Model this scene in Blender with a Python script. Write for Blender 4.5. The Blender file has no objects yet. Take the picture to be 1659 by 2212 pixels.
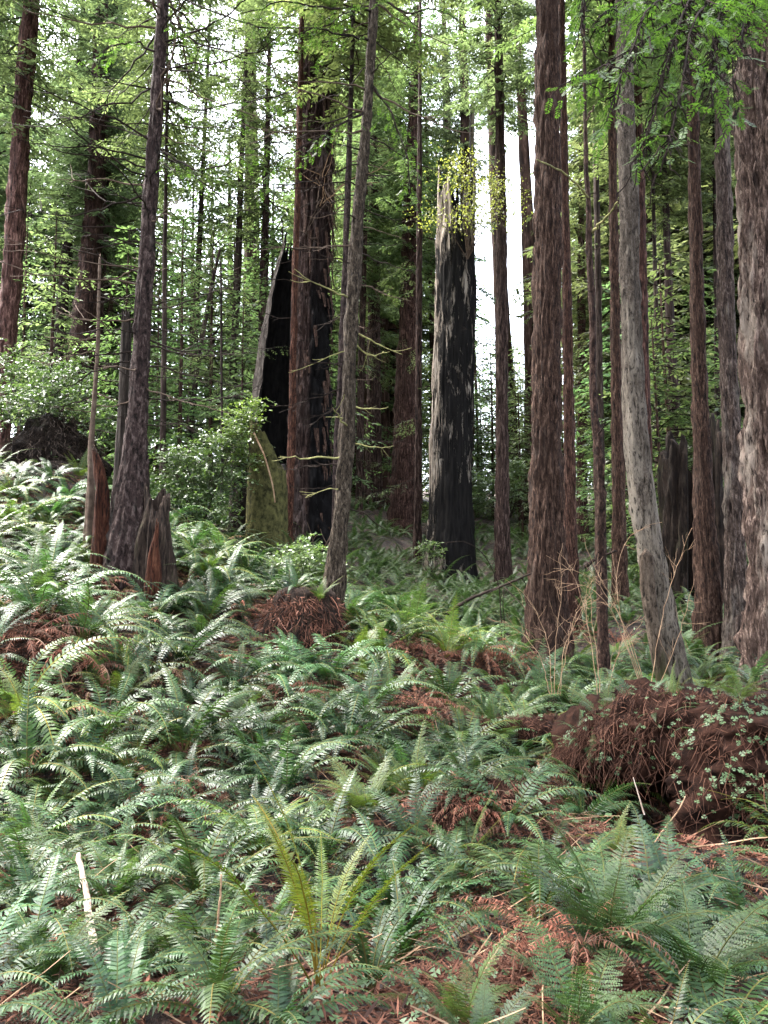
import bpy, math, random
import numpy as np
from mathutils import Vector, Matrix, Euler

# ------------------------------------------------------------------ camera, sky, sun, exposure
sc = bpy.context.scene
COL = sc.collection
W, H = 1659.0, 2212.0                      # pixel frame used to measure the photograph
FOV = math.radians(63.4)
PITCH = math.radians(7.3)
FPX = (H / 2) / math.tan(FOV / 2)
cam_d = bpy.data.cameras.new("camera")
cam = bpy.data.objects.new("camera", cam_d); COL.objects.link(cam)
cam_d.sensor_fit = 'VERTICAL'; cam_d.angle = FOV
cam_d.clip_start = 0.05; cam_d.clip_end = 2000
cam.rotation_euler = (math.pi / 2 + PITCH, 0, 0)
sc.camera = cam

SUN_EL, SUN_ROT = math.radians(63), math.radians(-62)
world = bpy.data.worlds.new("World"); sc.world = world; world.use_nodes = True
nt = world.node_tree; nt.nodes.clear()
sky = nt.nodes.new("ShaderNodeTexSky"); sky.sky_type = 'NISHITA'; sky.sun_disc = False
sky.sun_elevation = SUN_EL; sky.sun_rotation = SUN_ROT
sky.air_density = 1.0; sky.dust_density = 4.0; sky.ozone_density = 1.0
hs = nt.nodes.new("ShaderNodeHueSaturation"); hs.inputs["Saturation"].default_value = 0.45
bg = nt.nodes.new("ShaderNodeBackground"); bg.inputs["Strength"].default_value = 0.135
wo = nt.nodes.new("ShaderNodeOutputWorld")
nt.links.new(sky.outputs[0], hs.inputs["Color"]); nt.links.new(hs.outputs[0], bg.inputs["Color"])
nt.links.new(bg.outputs[0], wo.inputs["Surface"])

sun_d = bpy.data.lights.new("sun", 'SUN'); sun_d.energy = 2.7; sun_d.angle = math.radians(26)
sun_d.color = (1.0, 0.96, 0.9)
sun = bpy.data.objects.new("sun", sun_d); COL.objects.link(sun)
sd = Vector((math.sin(SUN_ROT) * math.cos(SUN_EL), math.cos(SUN_ROT) * math.cos(SUN_EL), math.sin(SUN_EL)))
sun.rotation_euler = sd.to_track_quat('Z', 'Y').to_euler()

sc.view_settings.view_transform = 'Standard'; sc.view_settings.look = 'None'
sc.view_settings.gamma = 1.0; sc.view_settings.exposure = 3.68
sc.cycles.max_bounces = 5; sc.cycles.diffuse_bounces = 3; sc.cycles.glossy_bounces = 2
sc.cycles.transmission_bounces = 3; sc.cycles.transparent_max_bounces = 4
sc.cycles.use_denoising = True

sc.cycles.sample_clamp_indirect = 6.0

# ------------------------------------------------------------------ numpy helpers
rng = np.random.default_rng(11)
random.seed(11)
FWD = np.array([0, math.cos(PITCH), math.sin(PITCH)])
UPV = np.array([0, -math.sin(PITCH), math.cos(PITCH)])


def P(px, py, Y):
    """world point seen at a pixel of the photograph, at distance Y along the view"""
    d = FWD + (px - W / 2) / FPX * np.array([1.0, 0, 0]) + (H / 2 - py) / FPX * UPV
    return d * (Y / d[1])


def px_of(p):
    p = np.asarray(p, float)
    d = p @ FWD
    return W / 2 + FPX * p[..., 0] / d, H / 2 - FPX * (p @ UPV) / d


def _hash(ix, iy, iz, seed):
    h = (ix * 374761393 + iy * 668265263 + iz * 2147483647 + seed * 1274126177) & 0xFFFFFFFF
    h = ((h ^ (h >> 13)) * 1274126177) & 0xFFFFFFFF
    h = ((h ^ (h >> 16)) * 668265263) & 0xFFFFFFFF
    return ((h ^ (h >> 15)) & 0xFFFF) / 32767.5 - 1.0


def vnoise(p, seed=0):
    p = np.asarray(p, float)
    i = np.floor(p).astype(np.int64); f = p - i
    u = f * f * (3 - 2 * f)
    x, y, z = i[..., 0], i[..., 1], i[..., 2]
    r = 0
    for dx in (0, 1):
        for dy in (0, 1):
            for dz in (0, 1):
                w = (u[..., 0] if dx else 1 - u[..., 0]) * (u[..., 1] if dy else 1 - u[..., 1]) * (u[..., 2] if dz else 1 - u[..., 2])
                r = r + w * _hash(x + dx, y + dy, z + dz, seed)
    return r


def fbm(p, octv=3, seed=0):
    p = np.asarray(p, float); r = 0; a = 1.0; t = 0
    for o in range(octv):
        r = r + a * vnoise(p * 2 ** o + 17.3 * o, seed + o); t += a; a *= .5
    return r / t


class MB:
    """collects quads and triangles, builds ONE mesh"""
    def __init__(s): s.v = []; s.q = []; s.t = []; s.n = 0; s.qm = []; s.tm = []

    def add(s, v, q=None, t=None, m=0):
        v = np.asarray(v, float).reshape(-1, 3)
        if q is not None and len(q):
            q = np.asarray(q, np.int64) + s.n; s.q.append(q); s.qm.append(np.full(len(q), m))
        if t is not None and len(t):
            t = np.asarray(t, np.int64) + s.n; s.t.append(t); s.tm.append(np.full(len(t), m))
        s.v.append(v); s.n += len(v)

    def arrays(s):
        v = np.concatenate(s.v) if s.v else np.zeros((0, 3))
        q = np.concatenate(s.q) if s.q else np.zeros((0, 4), np.int64)
        t = np.concatenate(s.t) if s.t else np.zeros((0, 3), np.int64)
        qm = np.concatenate(s.qm) if s.qm else np.zeros(0, int)
        tm = np.concatenate(s.tm) if s.tm else np.zeros(0, int)
        return v, q, t, qm, tm

    def mesh(s, name, mats, smooth=False):
        v, q, t, qm, tm = s.arrays()
        me = bpy.data.meshes.new(name)
        me.vertices.add(len(v)); me.vertices.foreach_set("co", v.astype(np.float32).ravel())
        nl = len(q) * 4 + len(t) * 3
        me.loops.add(nl); me.loops.foreach_set("vertex_index", np.concatenate([q.ravel(), t.ravel()]).astype(np.int32))
        me.polygons.add(len(q) + len(t))
        st = np.concatenate([np.arange(len(q)) * 4, len(q) * 4 + np.arange(len(t)) * 3]).astype(np.int32)
        me.polygons.foreach_set("loop_start", st)
        me.polygons.foreach_set("material_index", np.concatenate([qm, tm]).astype(np.int32))
        me.polygons.foreach_set("use_smooth", np.full(len(st), smooth))
        for m in (mats if isinstance(mats, (list, tuple)) else [mats]): me.materials.append(m)
        me.update(calc_edges=True)
        return me


def link(name, me, loc=(0, 0, 0), parent=None, **props):
    o = bpy.data.objects.new(name, me); COL.objects.link(o)
    o.location = [float(c) for c in loc]
    if parent is not None: o.parent = parent
    for k, v in props.items(): o[k] = v
    return o


def empty(name, loc, label, cat, group=None):
    o = link(name, None, loc)
    o.empty_display_size = .2
    tag(o, label, cat, group)
    return o


def tag(o, label, cat, group=None):
    o["label"] = label; o["category"] = cat
    if group: o["group"] = group


def unit(a): return a / np.maximum(np.linalg.norm(a, axis=-1, keepdims=True), 1e-9)


def resample(pts, n):
    pts = np.asarray(pts, float)
    d = np.concatenate([[0], np.cumsum(np.linalg.norm(np.diff(pts[:, :3], axis=0), axis=1))])
    s = np.linspace(0, d[-1], n)
    # smooth (Catmull-like): linear, then light smoothing
    r = np.stack([np.interp(s, d, pts[:, k]) for k in range(pts.shape[1])], 1)
    for _ in range(max(1, n // (len(pts) * 3))):
        r[1:-1] = .25 * r[:-2] + .5 * r[1:-1] + .25 * r[2:]
    return r


def tube(mb, path, rad, k=6, m=0, cap=True):
    """round limb along a path (parallel-transport frame)"""
    path = np.asarray(path, float); n = len(path)
    rad = np.broadcast_to(np.asarray(rad, float), (n,))
    tan = unit(np.gradient(path, axis=0))
    ref = np.array([0, 0, 1.0]) if abs(tan[0][2]) < .9 else np.array([1.0, 0, 0])
    a = unit(np.cross(tan[0], ref)); A = [a]
    for i in range(1, n):
        a = A[-1] - tan[i] * (A[-1] @ tan[i]); A.append(unit(a))
    A = np.array(A); B = np.cross(tan, A)
    th = np.linspace(0, 2 * np.pi, k, endpoint=False)
    v = path[:, None] + rad[:, None, None] * (np.cos(th)[None, :, None] * A[:, None] + np.sin(th)[None, :, None] * B[:, None])
    i = np.arange(n - 1)[:, None] * k; j = np.arange(k)[None]; j2 = (j + 1) % k
    q = np.stack([i + j, i + j2, i + k + j2, i + k + j], -1).reshape(-1, 4)
    v = v.reshape(-1, 3)
    t = None
    if cap:
        v = np.concatenate([v, path[-1:] + tan[-1:] * rad[-1]])
        jj = np.arange(k); t = np.stack([(n - 1) * k + jj, (n - 1) * k + (jj + 1) % k, np.full(k, n * k)], 1)
    mb.add(v, q, t, m)


def diamonds(mb, base, d, side, l, w, m=0, mid=.45, lift=None):
    """leaf-sized rhombs"""
    l = np.broadcast_to(l, (len(base),))[:, None]; w = np.broadcast_to(w, (len(base),))[:, None]
    c = base + d * l * mid
    if lift is not None: c = c + lift
    v = np.stack([base, c + side * w * .5, base + d * l, c - side * w * .5], 1)
    q = np.arange(len(base) * 4).reshape(-1, 4)
    mb.add(v, q, None, m)


# ------------------------------------------------------------------ materials
def mat(name):
    m = bpy.data.materials.new(name); m.use_nodes = True
    nt = m.node_tree; nt.nodes.clear()
    out = nt.nodes.new("ShaderNodeOutputMaterial")
    return m, nt, out


def N(nt, t, **kw):
    n = nt.nodes.new("ShaderNode" + t)
    for k, v in kw.items():
        if k in n.inputs: n.inputs[k].default_value = v
        else: setattr(n, k, v)
    return n


def ramp(nt, fac, stops):
    r = nt.nodes.new("ShaderNodeValToRGB"); e = r.color_ramp.elements
    while len(e) < len(stops): e.new(.5)
    for x, (p, c) in zip(e, stops): x.position = p; x.color = (*c, 1) if len(c) == 3 else c
    nt.links.new(fac, r.inputs[0]); return r.outputs[0]


def mixc(nt, fac, a, b, mode='MIX'):
    n = nt.nodes.new("ShaderNodeMix"); n.data_type = 'RGBA'; n.blend_type = mode
    for i, v in ((0, fac), (6, a), (7, b)):
        if hasattr(v, "is_linked") or isinstance(v, bpy.types.NodeSocket): nt.links.new(v, n.inputs[i])
        else: n.inputs[i].default_value = v if i == 0 else (*v, 1)
    return n.outputs[2]


def math_n(nt, op, a, b=0.0):
    n = nt.nodes.new("ShaderNodeMath"); n.operation = op; n.use_clamp = False
    for i, v in ((0, a), (1, b)):
        if isinstance(v, bpy.types.NodeSocket): nt.links.new(v, n.inputs[i])
        else: n.inputs[i].default_value = v
    return n.outputs[0]


def noise(nt, vec, scale=(1, 1, 1), detail=4, rough=.6, dist=0.0, off=0.0):
    mp = N(nt, "Mapping"); mp.inputs["Scale"].default_value = scale; mp.inputs["Location"].default_value = (off, off * 1.7, off * .3)
    nt.links.new(vec, mp.inputs[0])
    n = N(nt, "TexNoise", Scale=1.0, Detail=detail, Roughness=rough, Distortion=dist)
    nt.links.new(mp.outputs[0], n.inputs["Vector"])
    return n.outputs[0]


def smooth(nt, v, a, b):
    n = nt.nodes.new("ShaderNodeMapRange"); n.interpolation_type = 'SMOOTHSTEP'
    nt.links.new(v, n.inputs[0]); n.inputs[1].default_value = a; n.inputs[2].default_value = b
    return n.outputs[0]


BARK_K = .5


def bark(name, dark, mid, light, fx=22, fz=1.6, patch=None, pfreq=1.2, pamt=(.55, .7), bump=.6, moss=None, mz=(0, 3), burn=None, bx=(0, .2), bz=(6, 9), rough=.9):
    """fibrous bark: long vertical furrows, patches of lichen, moss low down, burnt strip on the +x side"""
    dark = tuple(c * .4 for c in dark); mid = tuple(c * BARK_K for c in mid); light = tuple(c * .7 for c in light); patch = tuple(c * .7 for c in patch) if patch else None
    m, nt, out = mat(name)
    tc = N(nt, "TexCoord"); ob = tc.outputs["Object"]
    oi = N(nt, "ObjectInfo")
    n1 = noise(nt, ob, (fx, fx, fz), 8, .68, .5)
    n2 = noise(nt, ob, (fx * 2.6, fx * 2.6, fz * 3.4), 4, .6, .3, 5)
    n3 = noise(nt, ob, (pfreq, pfreq, pfreq * .45), 4, .6, 0, 9)
    f = math_n(nt, 'ADD', math_n(nt, 'MULTIPLY', n1, .72), math_n(nt, 'MULTIPLY', n2, .28))
    c = ramp(nt, f, [(.43, dark), (.48, mid), (.53, mid), (.58, light)])  # dark stop paints furrow shade into the colour, relief alone is weak
    c = mixc(nt, math_n(nt, 'MULTIPLY', smooth(nt, n3, .35, .7), .5), c, tuple(x * .62 for x in mid))
    if patch:
        pm = math_n(nt, 'MULTIPLY', smooth(nt, noise(nt, ob, (pfreq * 1.3, pfreq * 1.3, pfreq * .35), 7, .7, 0, 21), *pamt), smooth(nt, n1, .36, .52))
        c = mixc(nt, pm, c, patch)
    sp = N(nt, "SeparateXYZ"); nt.links.new(ob, sp.inputs[0])
    if moss:
        g = smooth(nt, math_n(nt, 'SUBTRACT', math_n(nt, 'MULTIPLY', noise(nt, ob, (3, 3, 1.5), 6, .7, 0, 33), mz[1] * 1.6), sp.outputs[2]), mz[0], mz[1] * .6)
        c = mixc(nt, g, c, moss)
    if burn:
        a = smooth(nt, math_n(nt, 'ADD', sp.outputs[0], math_n(nt, 'MULTIPLY', math_n(nt, 'SUBTRACT', noise(nt, ob, (4, 4, .5), 5, .65, 0, 41), .5), .35)), *bx)
        b = smooth(nt, math_n(nt, 'ADD', sp.outputs[2], math_n(nt, 'MULTIPLY', noise(nt, ob, (3, 3, .6), 3, .6, 0, 47), 2.0)), bz[1], bz[0])
        c = mixc(nt, math_n(nt, 'MULTIPLY', a, b), c, burn)
    c = mixc(nt, 1.0, c, oi.outputs["Color"], 'MULTIPLY')
    bs = N(nt, "BsdfPrincipled", Roughness=rough)
    bs.inputs["Specular IOR Level"].default_value = .12
    nt.links.new(c, bs.inputs["Base Color"])
    bp = N(nt, "Bump", Strength=min(1, bump * 1.4), Distance=.06); nt.links.new(f, bp.inputs["Height"]); nt.links.new(bp.outputs[0], bs.inputs["Normal"])
    nt.links.new(bs.outputs[0], out.inputs[0])
    return m


def leaf_mat(name, a, b, rough=.45, trans=.3, spec=.4, nscale=1.5, tcol=None):
    m, nt, out = mat(name)
    ge = N(nt, "NewGeometry"); oi = N(nt, "ObjectInfo")
    n1 = noise(nt, ge.outputs["Position"], (nscale,) * 3, 3, .6)
    f = math_n(nt, 'ADD', math_n(nt, 'MULTIPLY', n1, .6), math_n(nt, 'MULTIPLY', ge.outputs["Random Per Island"], .4))
    c = ramp(nt, f, [(.25, a), (.75, b)])
    c = mixc(nt, 1.0, c, oi.outputs["Color"], 'MULTIPLY')
    bs = N(nt, "BsdfPrincipled", Roughness=rough); bs.inputs["Specular IOR Level"].default_value = spec
    nt.links.new(c, bs.inputs["Base Color"])
    tr = N(nt, "BsdfTranslucent")
    nt.links.new(mixc(nt, 1.0, c, tcol or (1.6, 1.7, .9), 'MULTIPLY'), tr.inputs[0])
    mx = N(nt, "MixShader"); mx.inputs[0].default_value = trans
    nt.links.new(bs.outputs[0], mx.inputs[1]); nt.links.new(tr.outputs[0], mx.inputs[2])
    nt.links.new(mx.outputs[0], out.inputs[0])
    return m


def plain(name, a, b, scale=(6, 6, 6), rough=.85, bump=.3, spec=.06):
    m, nt, out = mat(name)
    tc = N(nt, "TexCoord"); oi = N(nt, "ObjectInfo")
    n1 = noise(nt, tc.outputs["Object"], scale, 6, .65)
    c = mixc(nt, 1.0, ramp(nt, n1, [(.35, a), (.65, b)]), oi.outputs["Color"], 'MULTIPLY')
    bs = N(nt, "BsdfPrincipled", Roughness=rough); nt.links.new(c, bs.inputs["Base Color"])
    bs.inputs["Specular IOR Level"].default_value = spec
    bp = N(nt, "Bump", Strength=bump, Distance=.02); nt.links.new(n1, bp.inputs["Height"]); nt.links.new(bp.outputs[0], bs.inputs["Normal"])
    nt.links.new(bs.outputs[0], out.inputs[0])
    return m


M = {}
M['redwood'] = bark("redwood_bark", (.008, .005, .004), (.064, .037, .026), (.14, .094, .07), fx=30, fz=5.5, patch=(.115, .1, .085), pamt=(.56, .75))
M['redwood_far'] = bark("distant_redwood_bark", (.008, .005, .004), (.06, .034, .027), (.135, .09, .074), fx=18, fz=2.6, patch=(.12, .1, .088), pamt=(.56, .75), pfreq=.8)
M['redwood_grey'] = bark("weathered_redwood_bark", (.012, .008, .007), (.085, .06, .05), (.2, .16, .14), fx=24, fz=5, patch=(.22, .2, .175), pamt=(.5, .66), bump=.9)
M['pale'] = bark("pale_scaly_bark", (.008, .006, .004), (.1, .077, .058), (.18, .148, .118), fx=26, fz=8, patch=(.2, .17, .135), pamt=(.46, .66), bump=.5, moss=(.036, .04, .016), mz=(.2, 1.6))
M['spruce'] = bark("dark_spruce_bark", (.008, .005, .004), (.052, .032, .028), (.11, .078, .068), fx=16, fz=7, patch=(.1, .095, .078), pamt=(.55, .7), bump=.7)
M['flaky'] = bark("flaky_brown_bark", (.01, .007, .005), (.072, .052, .035), (.15, .118, .085), fx=30, fz=9, patch=(.1, .095, .045), pamt=(.58, .75), bump=1.0)
M['far'] = bark("far_trunk_bark", (.014, .009, .007), (.055, .036, .029), (.105, .076, .064), fx=12, fz=1.2, bump=.3)
M['scarred'] = bark("fire_scarred_redwood_bark", (.01, .006, .005), (.07, .042, .034), (.15, .105, .09), fx=16, fz=1.6, patch=(.14, .115, .105), pamt=(.5, .7), burn=(.004, .0035, .0035), bx=(-.1, .08), bz=(6.5, 10.5), bump=1.0)
M['wood_rot'] = bark("rotten_red_wood", (.02, .007, .004), (.12, .042, .022), (.2, .085, .05), fx=26, fz=3.5, patch=(.14, .075, .045), bump=.9)
M['wood_grey'] = bark("weathered_grey_wood", (.03, .022, .018), (.15, .12, .1), (.28, .24, .205), fx=28, fz=1.6, patch=(.1, .06, .04), bump=.8)
M['char'] = plain("charcoal", (.003, .003, .003), (.011, .0095, .0085), (12, 12, 4), .75, .8)
M['darkwood'] = bark("dark_damp_wood", (.008, .005, .004), (.05, .033, .024), (.1, .07, .052), fx=20, fz=2.6, patch=(.06, .062, .03), pamt=(.55, .7), bump=.9)
M['moss'] = plain("moss_coat", (.012, .012, .006), (.075, .07, .026), (11, 11, 8), 1.0, .9)
M['twig'] = plain("dead_twig", (.045, .03, .022), (.11, .08, .06), (9, 9, 9))
M['twig_dark'] = plain("dark_branch", (.008, .006, .005), (.03, .021, .017), (9, 9, 9))
M['twig_moss'] = plain("mossy_twig", (.1, .09, .045), (.26, .25, .1), (9, 9, 9))
M['twig_tan'] = plain("tan_cane", (.13, .075, .042), (.33, .22, .14), (7, 7, 7), .6)
M['litter'] = leaf_mat("fallen_needles", (.014, .006, .004), (.16, .066, .04), .85, .05, .2, 4, (1, 1, 1))
M['roots'] = leaf_mat("root_fibres", (.012, .005, .0035), (.11, .05, .031), .85, .05, .15, 5, (1, 1, 1))
M['deadleaf'] = leaf_mat("dead_brown_frond", (.04, .019, .012), (.18, .09, .058), .8, .15, .2, 4, (1, 1, 1))
M['fern'] = leaf_mat("fern_frond", (.008, .021, .008), (.045, .086, .03), .46, .24, .3, 2.0)
M['fernstem'] = plain("fern_stipe", (.045, .045, .016), (.11, .1, .034))
M['lady'] = leaf_mat("soft_fern_frond", (.02, .038, .013), (.065, .108, .034), .5, .3, .35, 2.0)
M['conifer'] = leaf_mat("conifer_needles", (.032, .047, .022), (.14, .18, .088), .5, .5, .35, .7, (1.3, 1.38, .98))
M['bough'] = leaf_mat("redwood_sprays", (.02, .045, .012), (.075, .14, .028), .45, .5, .35, 3)
M['shrub'] = leaf_mat("shrub_leaves", (.03, .055, .022), (.1, .145, .055), .4, .35, .5, 3)
M['yellow'] = leaf_mat("yellow_leaves", (.1, .115, .03), (.22, .23, .075), .5, .4, .3, 3)
M['clover'] = leaf_mat("clover_leaves", (.03, .06, .022), (.075, .12, .05), .5, .25, .4, 3)

# ground: needle litter on dark humus, with mossy green spots
m, gnt, out = mat("forest_floor")
ge = N(gnt, "NewGeometry"); pos = ge.outputs["Position"]
n1 = noise(gnt, pos, (9, 9, 9), 8, .75); n2 = noise(gnt, pos, (1.1, 1.1, 1.1), 4, .6, 0, 4); n3 = noise(gnt, pos, (40, 40, 40), 3, .6, .5, 7)
c = ramp(gnt, n1, [(.4, (.003, .002, .0015)), (.5, (.02, .01, .007)), (.6, (.07, .034, .022))])
c = mixc(gnt, math_n(gnt, 'MULTIPLY', smooth(gnt, n2, .52, .68), .55), c, (.04, .05, .018))
bs = N(gnt, "BsdfPrincipled", Roughness=.95); gnt.links.new(c, bs.inputs["Base Color"])
bp = N(gnt, "Bump", Strength=.9, Distance=.05); gnt.links.new(math_n(gnt, 'ADD', n1, n3), bp.inputs["Height"]); gnt.links.new(bp.outputs[0], bs.inputs["Normal"])
gnt.links.new(bs.outputs[0], out.inputs[0]); M['ground'] = m

# charred snag: black char over pale wood in long ragged vertical patches
m, nt, out = mat("charred_snag_wood")
tc = N(nt, "TexCoord"); ob = tc.outputs["Object"]; sp = N(nt, "SeparateXYZ"); nt.links.new(ob, sp.inputs[0])
grain = noise(nt, ob, (22, 22, 1.4), 6, .65, .3)
pale = ramp(nt, grain, [(.38, (.02, .015, .012)), (.48, (.17, .138, .11)), (.62, (.3, .26, .22))])
big = noise(nt, ob, (5, 5, 1.0), 9, .74, .4, 3)
# pale sapwood is left along the -x edge; the foot is burnt all through
bias = math_n(nt, 'ADD', math_n(nt, 'MULTIPLY', smooth(nt, sp.outputs[0], -.6, -.12), .2), math_n(nt, 'MULTIPLY', smooth(nt, sp.outputs[2], 3.2, 2.2), .17))
bias = math_n(nt, 'SUBTRACT', bias, math_n(nt, 'MULTIPLY', smooth(nt, sp.outputs[2], 9, 11.5), .16))
bias = math_n(nt, 'SUBTRACT', bias, math_n(nt, 'MULTIPLY', smooth(nt, sp.outputs[2], 1.1, .3), .14))
cm = smooth(nt, math_n(nt, 'ADD', big, bias), .605, .665)
ch = ramp(nt, grain, [(.3, (.002, .002, .002)), (.7, (.014, .012, .011))])
c = mixc(nt, cm, pale, ch)
bs = N(nt, "BsdfPrincipled", Roughness=.85); nt.links.new(c, bs.inputs["Base Color"]); bs.inputs["Specular IOR Level"].default_value = .08
hgt = math_n(nt, 'SUBTRACT', math_n(nt, 'MULTIPLY', grain, .5), math_n(nt, 'MULTIPLY', cm, .8))
bp = N(nt, "Bump", Strength=.9, Distance=.05); nt.links.new(hgt, bp.inputs["Height"]); nt.links.new(bp.outputs[0], bs.inputs["Normal"])
nt.links.new(bs.outputs[0], out.inputs[0]); M['charred'] = m

# ------------------------------------------------------------------ trunk list measured in the photograph: (centre x, y, width) in pixels, distance
TR = {}


def T(key, name, label, Y, mt, pts, **kw): TR[key] = dict(name=name, label=label, Y=Y, mt=mt, pts=pts, **kw)


T('A', 'redwood_tree', 'tall redwood with pinkish bark leaning inward at the picture\'s left edge', 20, 'redwood', [(66, 30, 38), (50, 200, 38), (38, 400, 40), (25, 600, 42), (12, 750, 44), (0, 900, 46), (-8, 1060, 52)], limbs=6, col=(1.8, 1.5, 1.5))  # col puts the pinkish light on this trunk into its colour
T('B1', 'redwood_tree', 'thick dark redwood leaning above the root mound, broader of the pair', 26, 'redwood', [(218, 100, 34), (212, 300, 38), (205, 450, 44), (192, 600, 50), (172, 800, 58), (152, 950, 64), (140, 1060, 70)], limbs=4, col=(.9, .8, .78))
T('B2', 'redwood_tree', 'slimmer redwood leaning close against the broad dark redwood above the root mound', 27, 'redwood', [(243, 100, 20), (236, 300, 24), (222, 500, 27), (206, 700, 30), (196, 900, 34), (190, 1050, 36)], limbs=3, col=(.8, .72, .7))
T('B3', 'conifer', 'narrow dark conifer between the pinkish edge redwood and the broad dark redwood', 28, 'far', [(174, 100, 15), (162, 350, 19), (145, 550, 23), (126, 750, 26), (112, 960, 30), (108, 1040, 31)], limbs=14, col=(.7, .7, .7))
T('C', 'sapling', 'thin bare sapling growing behind the red rotten snag', 12.4, 'twig', [(216, 560, 7), (211, 750, 9), (205, 850, 11), (197, 950, 13), (196, 1060, 15)], branches=dict(n=12, y=(620, 930), l=(.4, 1.1)), hmax=4.6)
T('D', 'spruce_tree', 'spruce with many bare arching branches growing on the old broken stump', 12, 'spruce', [(352, 0, 26), (343, 150, 28), (334, 300, 31), (322, 450, 33), (315, 600, 36), (306, 720, 37), (300, 850, 40), (289, 1000, 56), (281, 1100, 76), (276, 1190, 96)], branches=dict(n=78, y=(-60, 930), l=(.9, 2.4)), knots=60)
T('E1', 'conifer', 'slim straight conifer with a bare stem just beyond the stump-grown spruce', 22, 'far', [(358, 430, 8), (356, 520, 10), (355, 700, 12), (352, 950, 14), (351, 1040, 15)], limbs=14)
T('E2', 'conifer', 'mossy greyish conifer beside the slanting thin tree behind the green shrub', 28, 'far', [(432, 500, 12), (425, 640, 14), (418, 800, 17), (410, 950, 20), (408, 1010, 21)], limbs=12, col=(1, 1.05, .95))
T('E3', 'slanting_tree', 'thin slanting tree crossing behind the green shrub', 25, 'far', [(475, 540, 6), (463, 590, 8), (445, 680, 10), (425, 800, 12), (408, 950, 14), (402, 1020, 15)], limbs=6, hmax=9)
T('E4', 'conifer', 'straight brown conifer midway between the green shrub and the hollow burnt snag', 27, 'far', [(519, 420, 13), (515, 560, 15), (508, 700, 17), (502, 850, 18), (498, 1030, 20)], limbs=14)
T('E5', 'sapling', 'very thin dark sapling pole rising from the green shrub', 20, 'far', [(477, 560, 4), (478, 700, 5.5), (479, 850, 6), (480, 1040, 7)], limbs=10, hmax=8, col=(.6, .6, .6))
T('E6', 'redwood_tree', 'reddish redwood standing directly behind the grey edge of the hollow snag', 27, 'redwood', [(575, 400, 15), (572, 540, 18), (568, 700, 22), (558, 900, 26), (552, 1060, 30)], limbs=12)
T('F', 'redwood_tree', 'massive fire-scarred redwood with a black burnt strip and peeling bark', 20, 'scarred', [(690, 0, 70), (688, 150, 74), (684, 300, 76), (680, 450, 78), (676, 600, 80), (674, 750, 80), (672, 900, 84), (670, 1050, 88), (668, 1190, 100)], limbs=0, col=(.85, .8, .8))
T('F2', 'redwood_tree', 'slim red-brown redwood pressed against the front of the fire-scarred redwood', 18.4, 'redwood', [(652, 0, 12), (649, 200, 13), (643, 400, 13), (637, 600, 14), (634, 750, 15), (630, 950, 18), (623, 1150, 20), (621, 1230, 24)], col=(1.25, .85, .72), branches=dict(n=16, y=(-30, 760), l=(.7, 1.8)))
T('G', 'conifer', 'slender dark conifer between the fire-scarred redwood and the leaning flaky tree', 18, 'spruce', [(764, 0, 9), (758, 200, 11), (752, 400, 13), (743, 650, 14), (736, 800, 14), (728, 950, 14), (724, 1100, 16), (722, 1210, 17)], col=(.8, .8, .8), branches=dict(n=34, y=(-30, 900), l=(.5, 1.5)))
T('H', 'spruce_tree', 'leaning spruce with flaky brown bark and mossy dead branches on a shaggy stump', 12, 'flaky', [(808, 0, 22), (800, 150, 23), (788, 329, 24), (771, 498, 28), (758, 708, 31), (748, 961, 34), (732, 1172, 40), (720, 1270, 46), (712, 1345, 56)], branches=dict(n=46, y=(-40, 1110), l=(.5, 1.7), moss=True), knots=40)
T('I1', 'redwood_tree', 'far redwood seen just past the leaning flaky spruce, thicker of two', 32, 'redwood', [(808, 500, 24), (808, 590, 27), (808, 800, 32), (806, 1080, 37)], limbs=12)
T('I2', 'redwood_tree', 'far slim redwood tucked beside the flaky spruce trunk', 30, 'redwood', [(788, 500, 12), (785, 620, 14), (780, 800, 16), (777, 1000, 18), (775, 1120, 19)], limbs=8)
T('J', 'redwood_tree', 'broad shaded redwood behind foliage before the charred snag', 30, 'redwood', [(893, 350, 36), (890, 470, 41), (886, 650, 46), (878, 900, 56), (872, 1140, 64)], limbs=5, col=(.95, .8, .75))
T('J2', 'redwood_tree', 'slim redwood standing right before the broad shaded redwood', 24, 'redwood', [(906, 450, 12), (905, 600, 14), (904, 900, 16), (902, 1235, 19)], limbs=10)
T('L', 'redwood_tree', 'slim straight redwood against the bright sky gap beside the charred snag', 22, 'redwood', [(1078, 130, 20), (1080, 300, 21), (1082, 500, 24), (1084, 700, 27), (1084, 900, 29), (1085, 1100, 32), (1086, 1280, 37)], limbs=0, branches=dict(n=10, y=(0, 1000), l=(.4, 1.3)), knots=30)
T('M', 'redwood_tree', 'thick straight redwood with knobby brown bark, larger of the fused pair', 14, 'redwood', [(1182, 0, 48), (1183, 200, 54), (1183, 400, 58), (1182, 600, 62), (1181, 800, 66), (1180, 1000, 70), (1180, 1200, 76), (1180, 1350, 84), (1180, 1450, 98)], knots=90, col=(1.0, .92, .88))
T('M2', 'redwood_tree', 'reddish redwood half hidden behind the thick knobby redwood', 16.5, 'redwood', [(1213, 50, 16), (1217, 250, 18), (1222, 500, 20), (1227, 750, 23), (1230, 1000, 27), (1233, 1180, 32), (1234, 1340, 38)], knots=30, col=(1.1, .88, .84))
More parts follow.
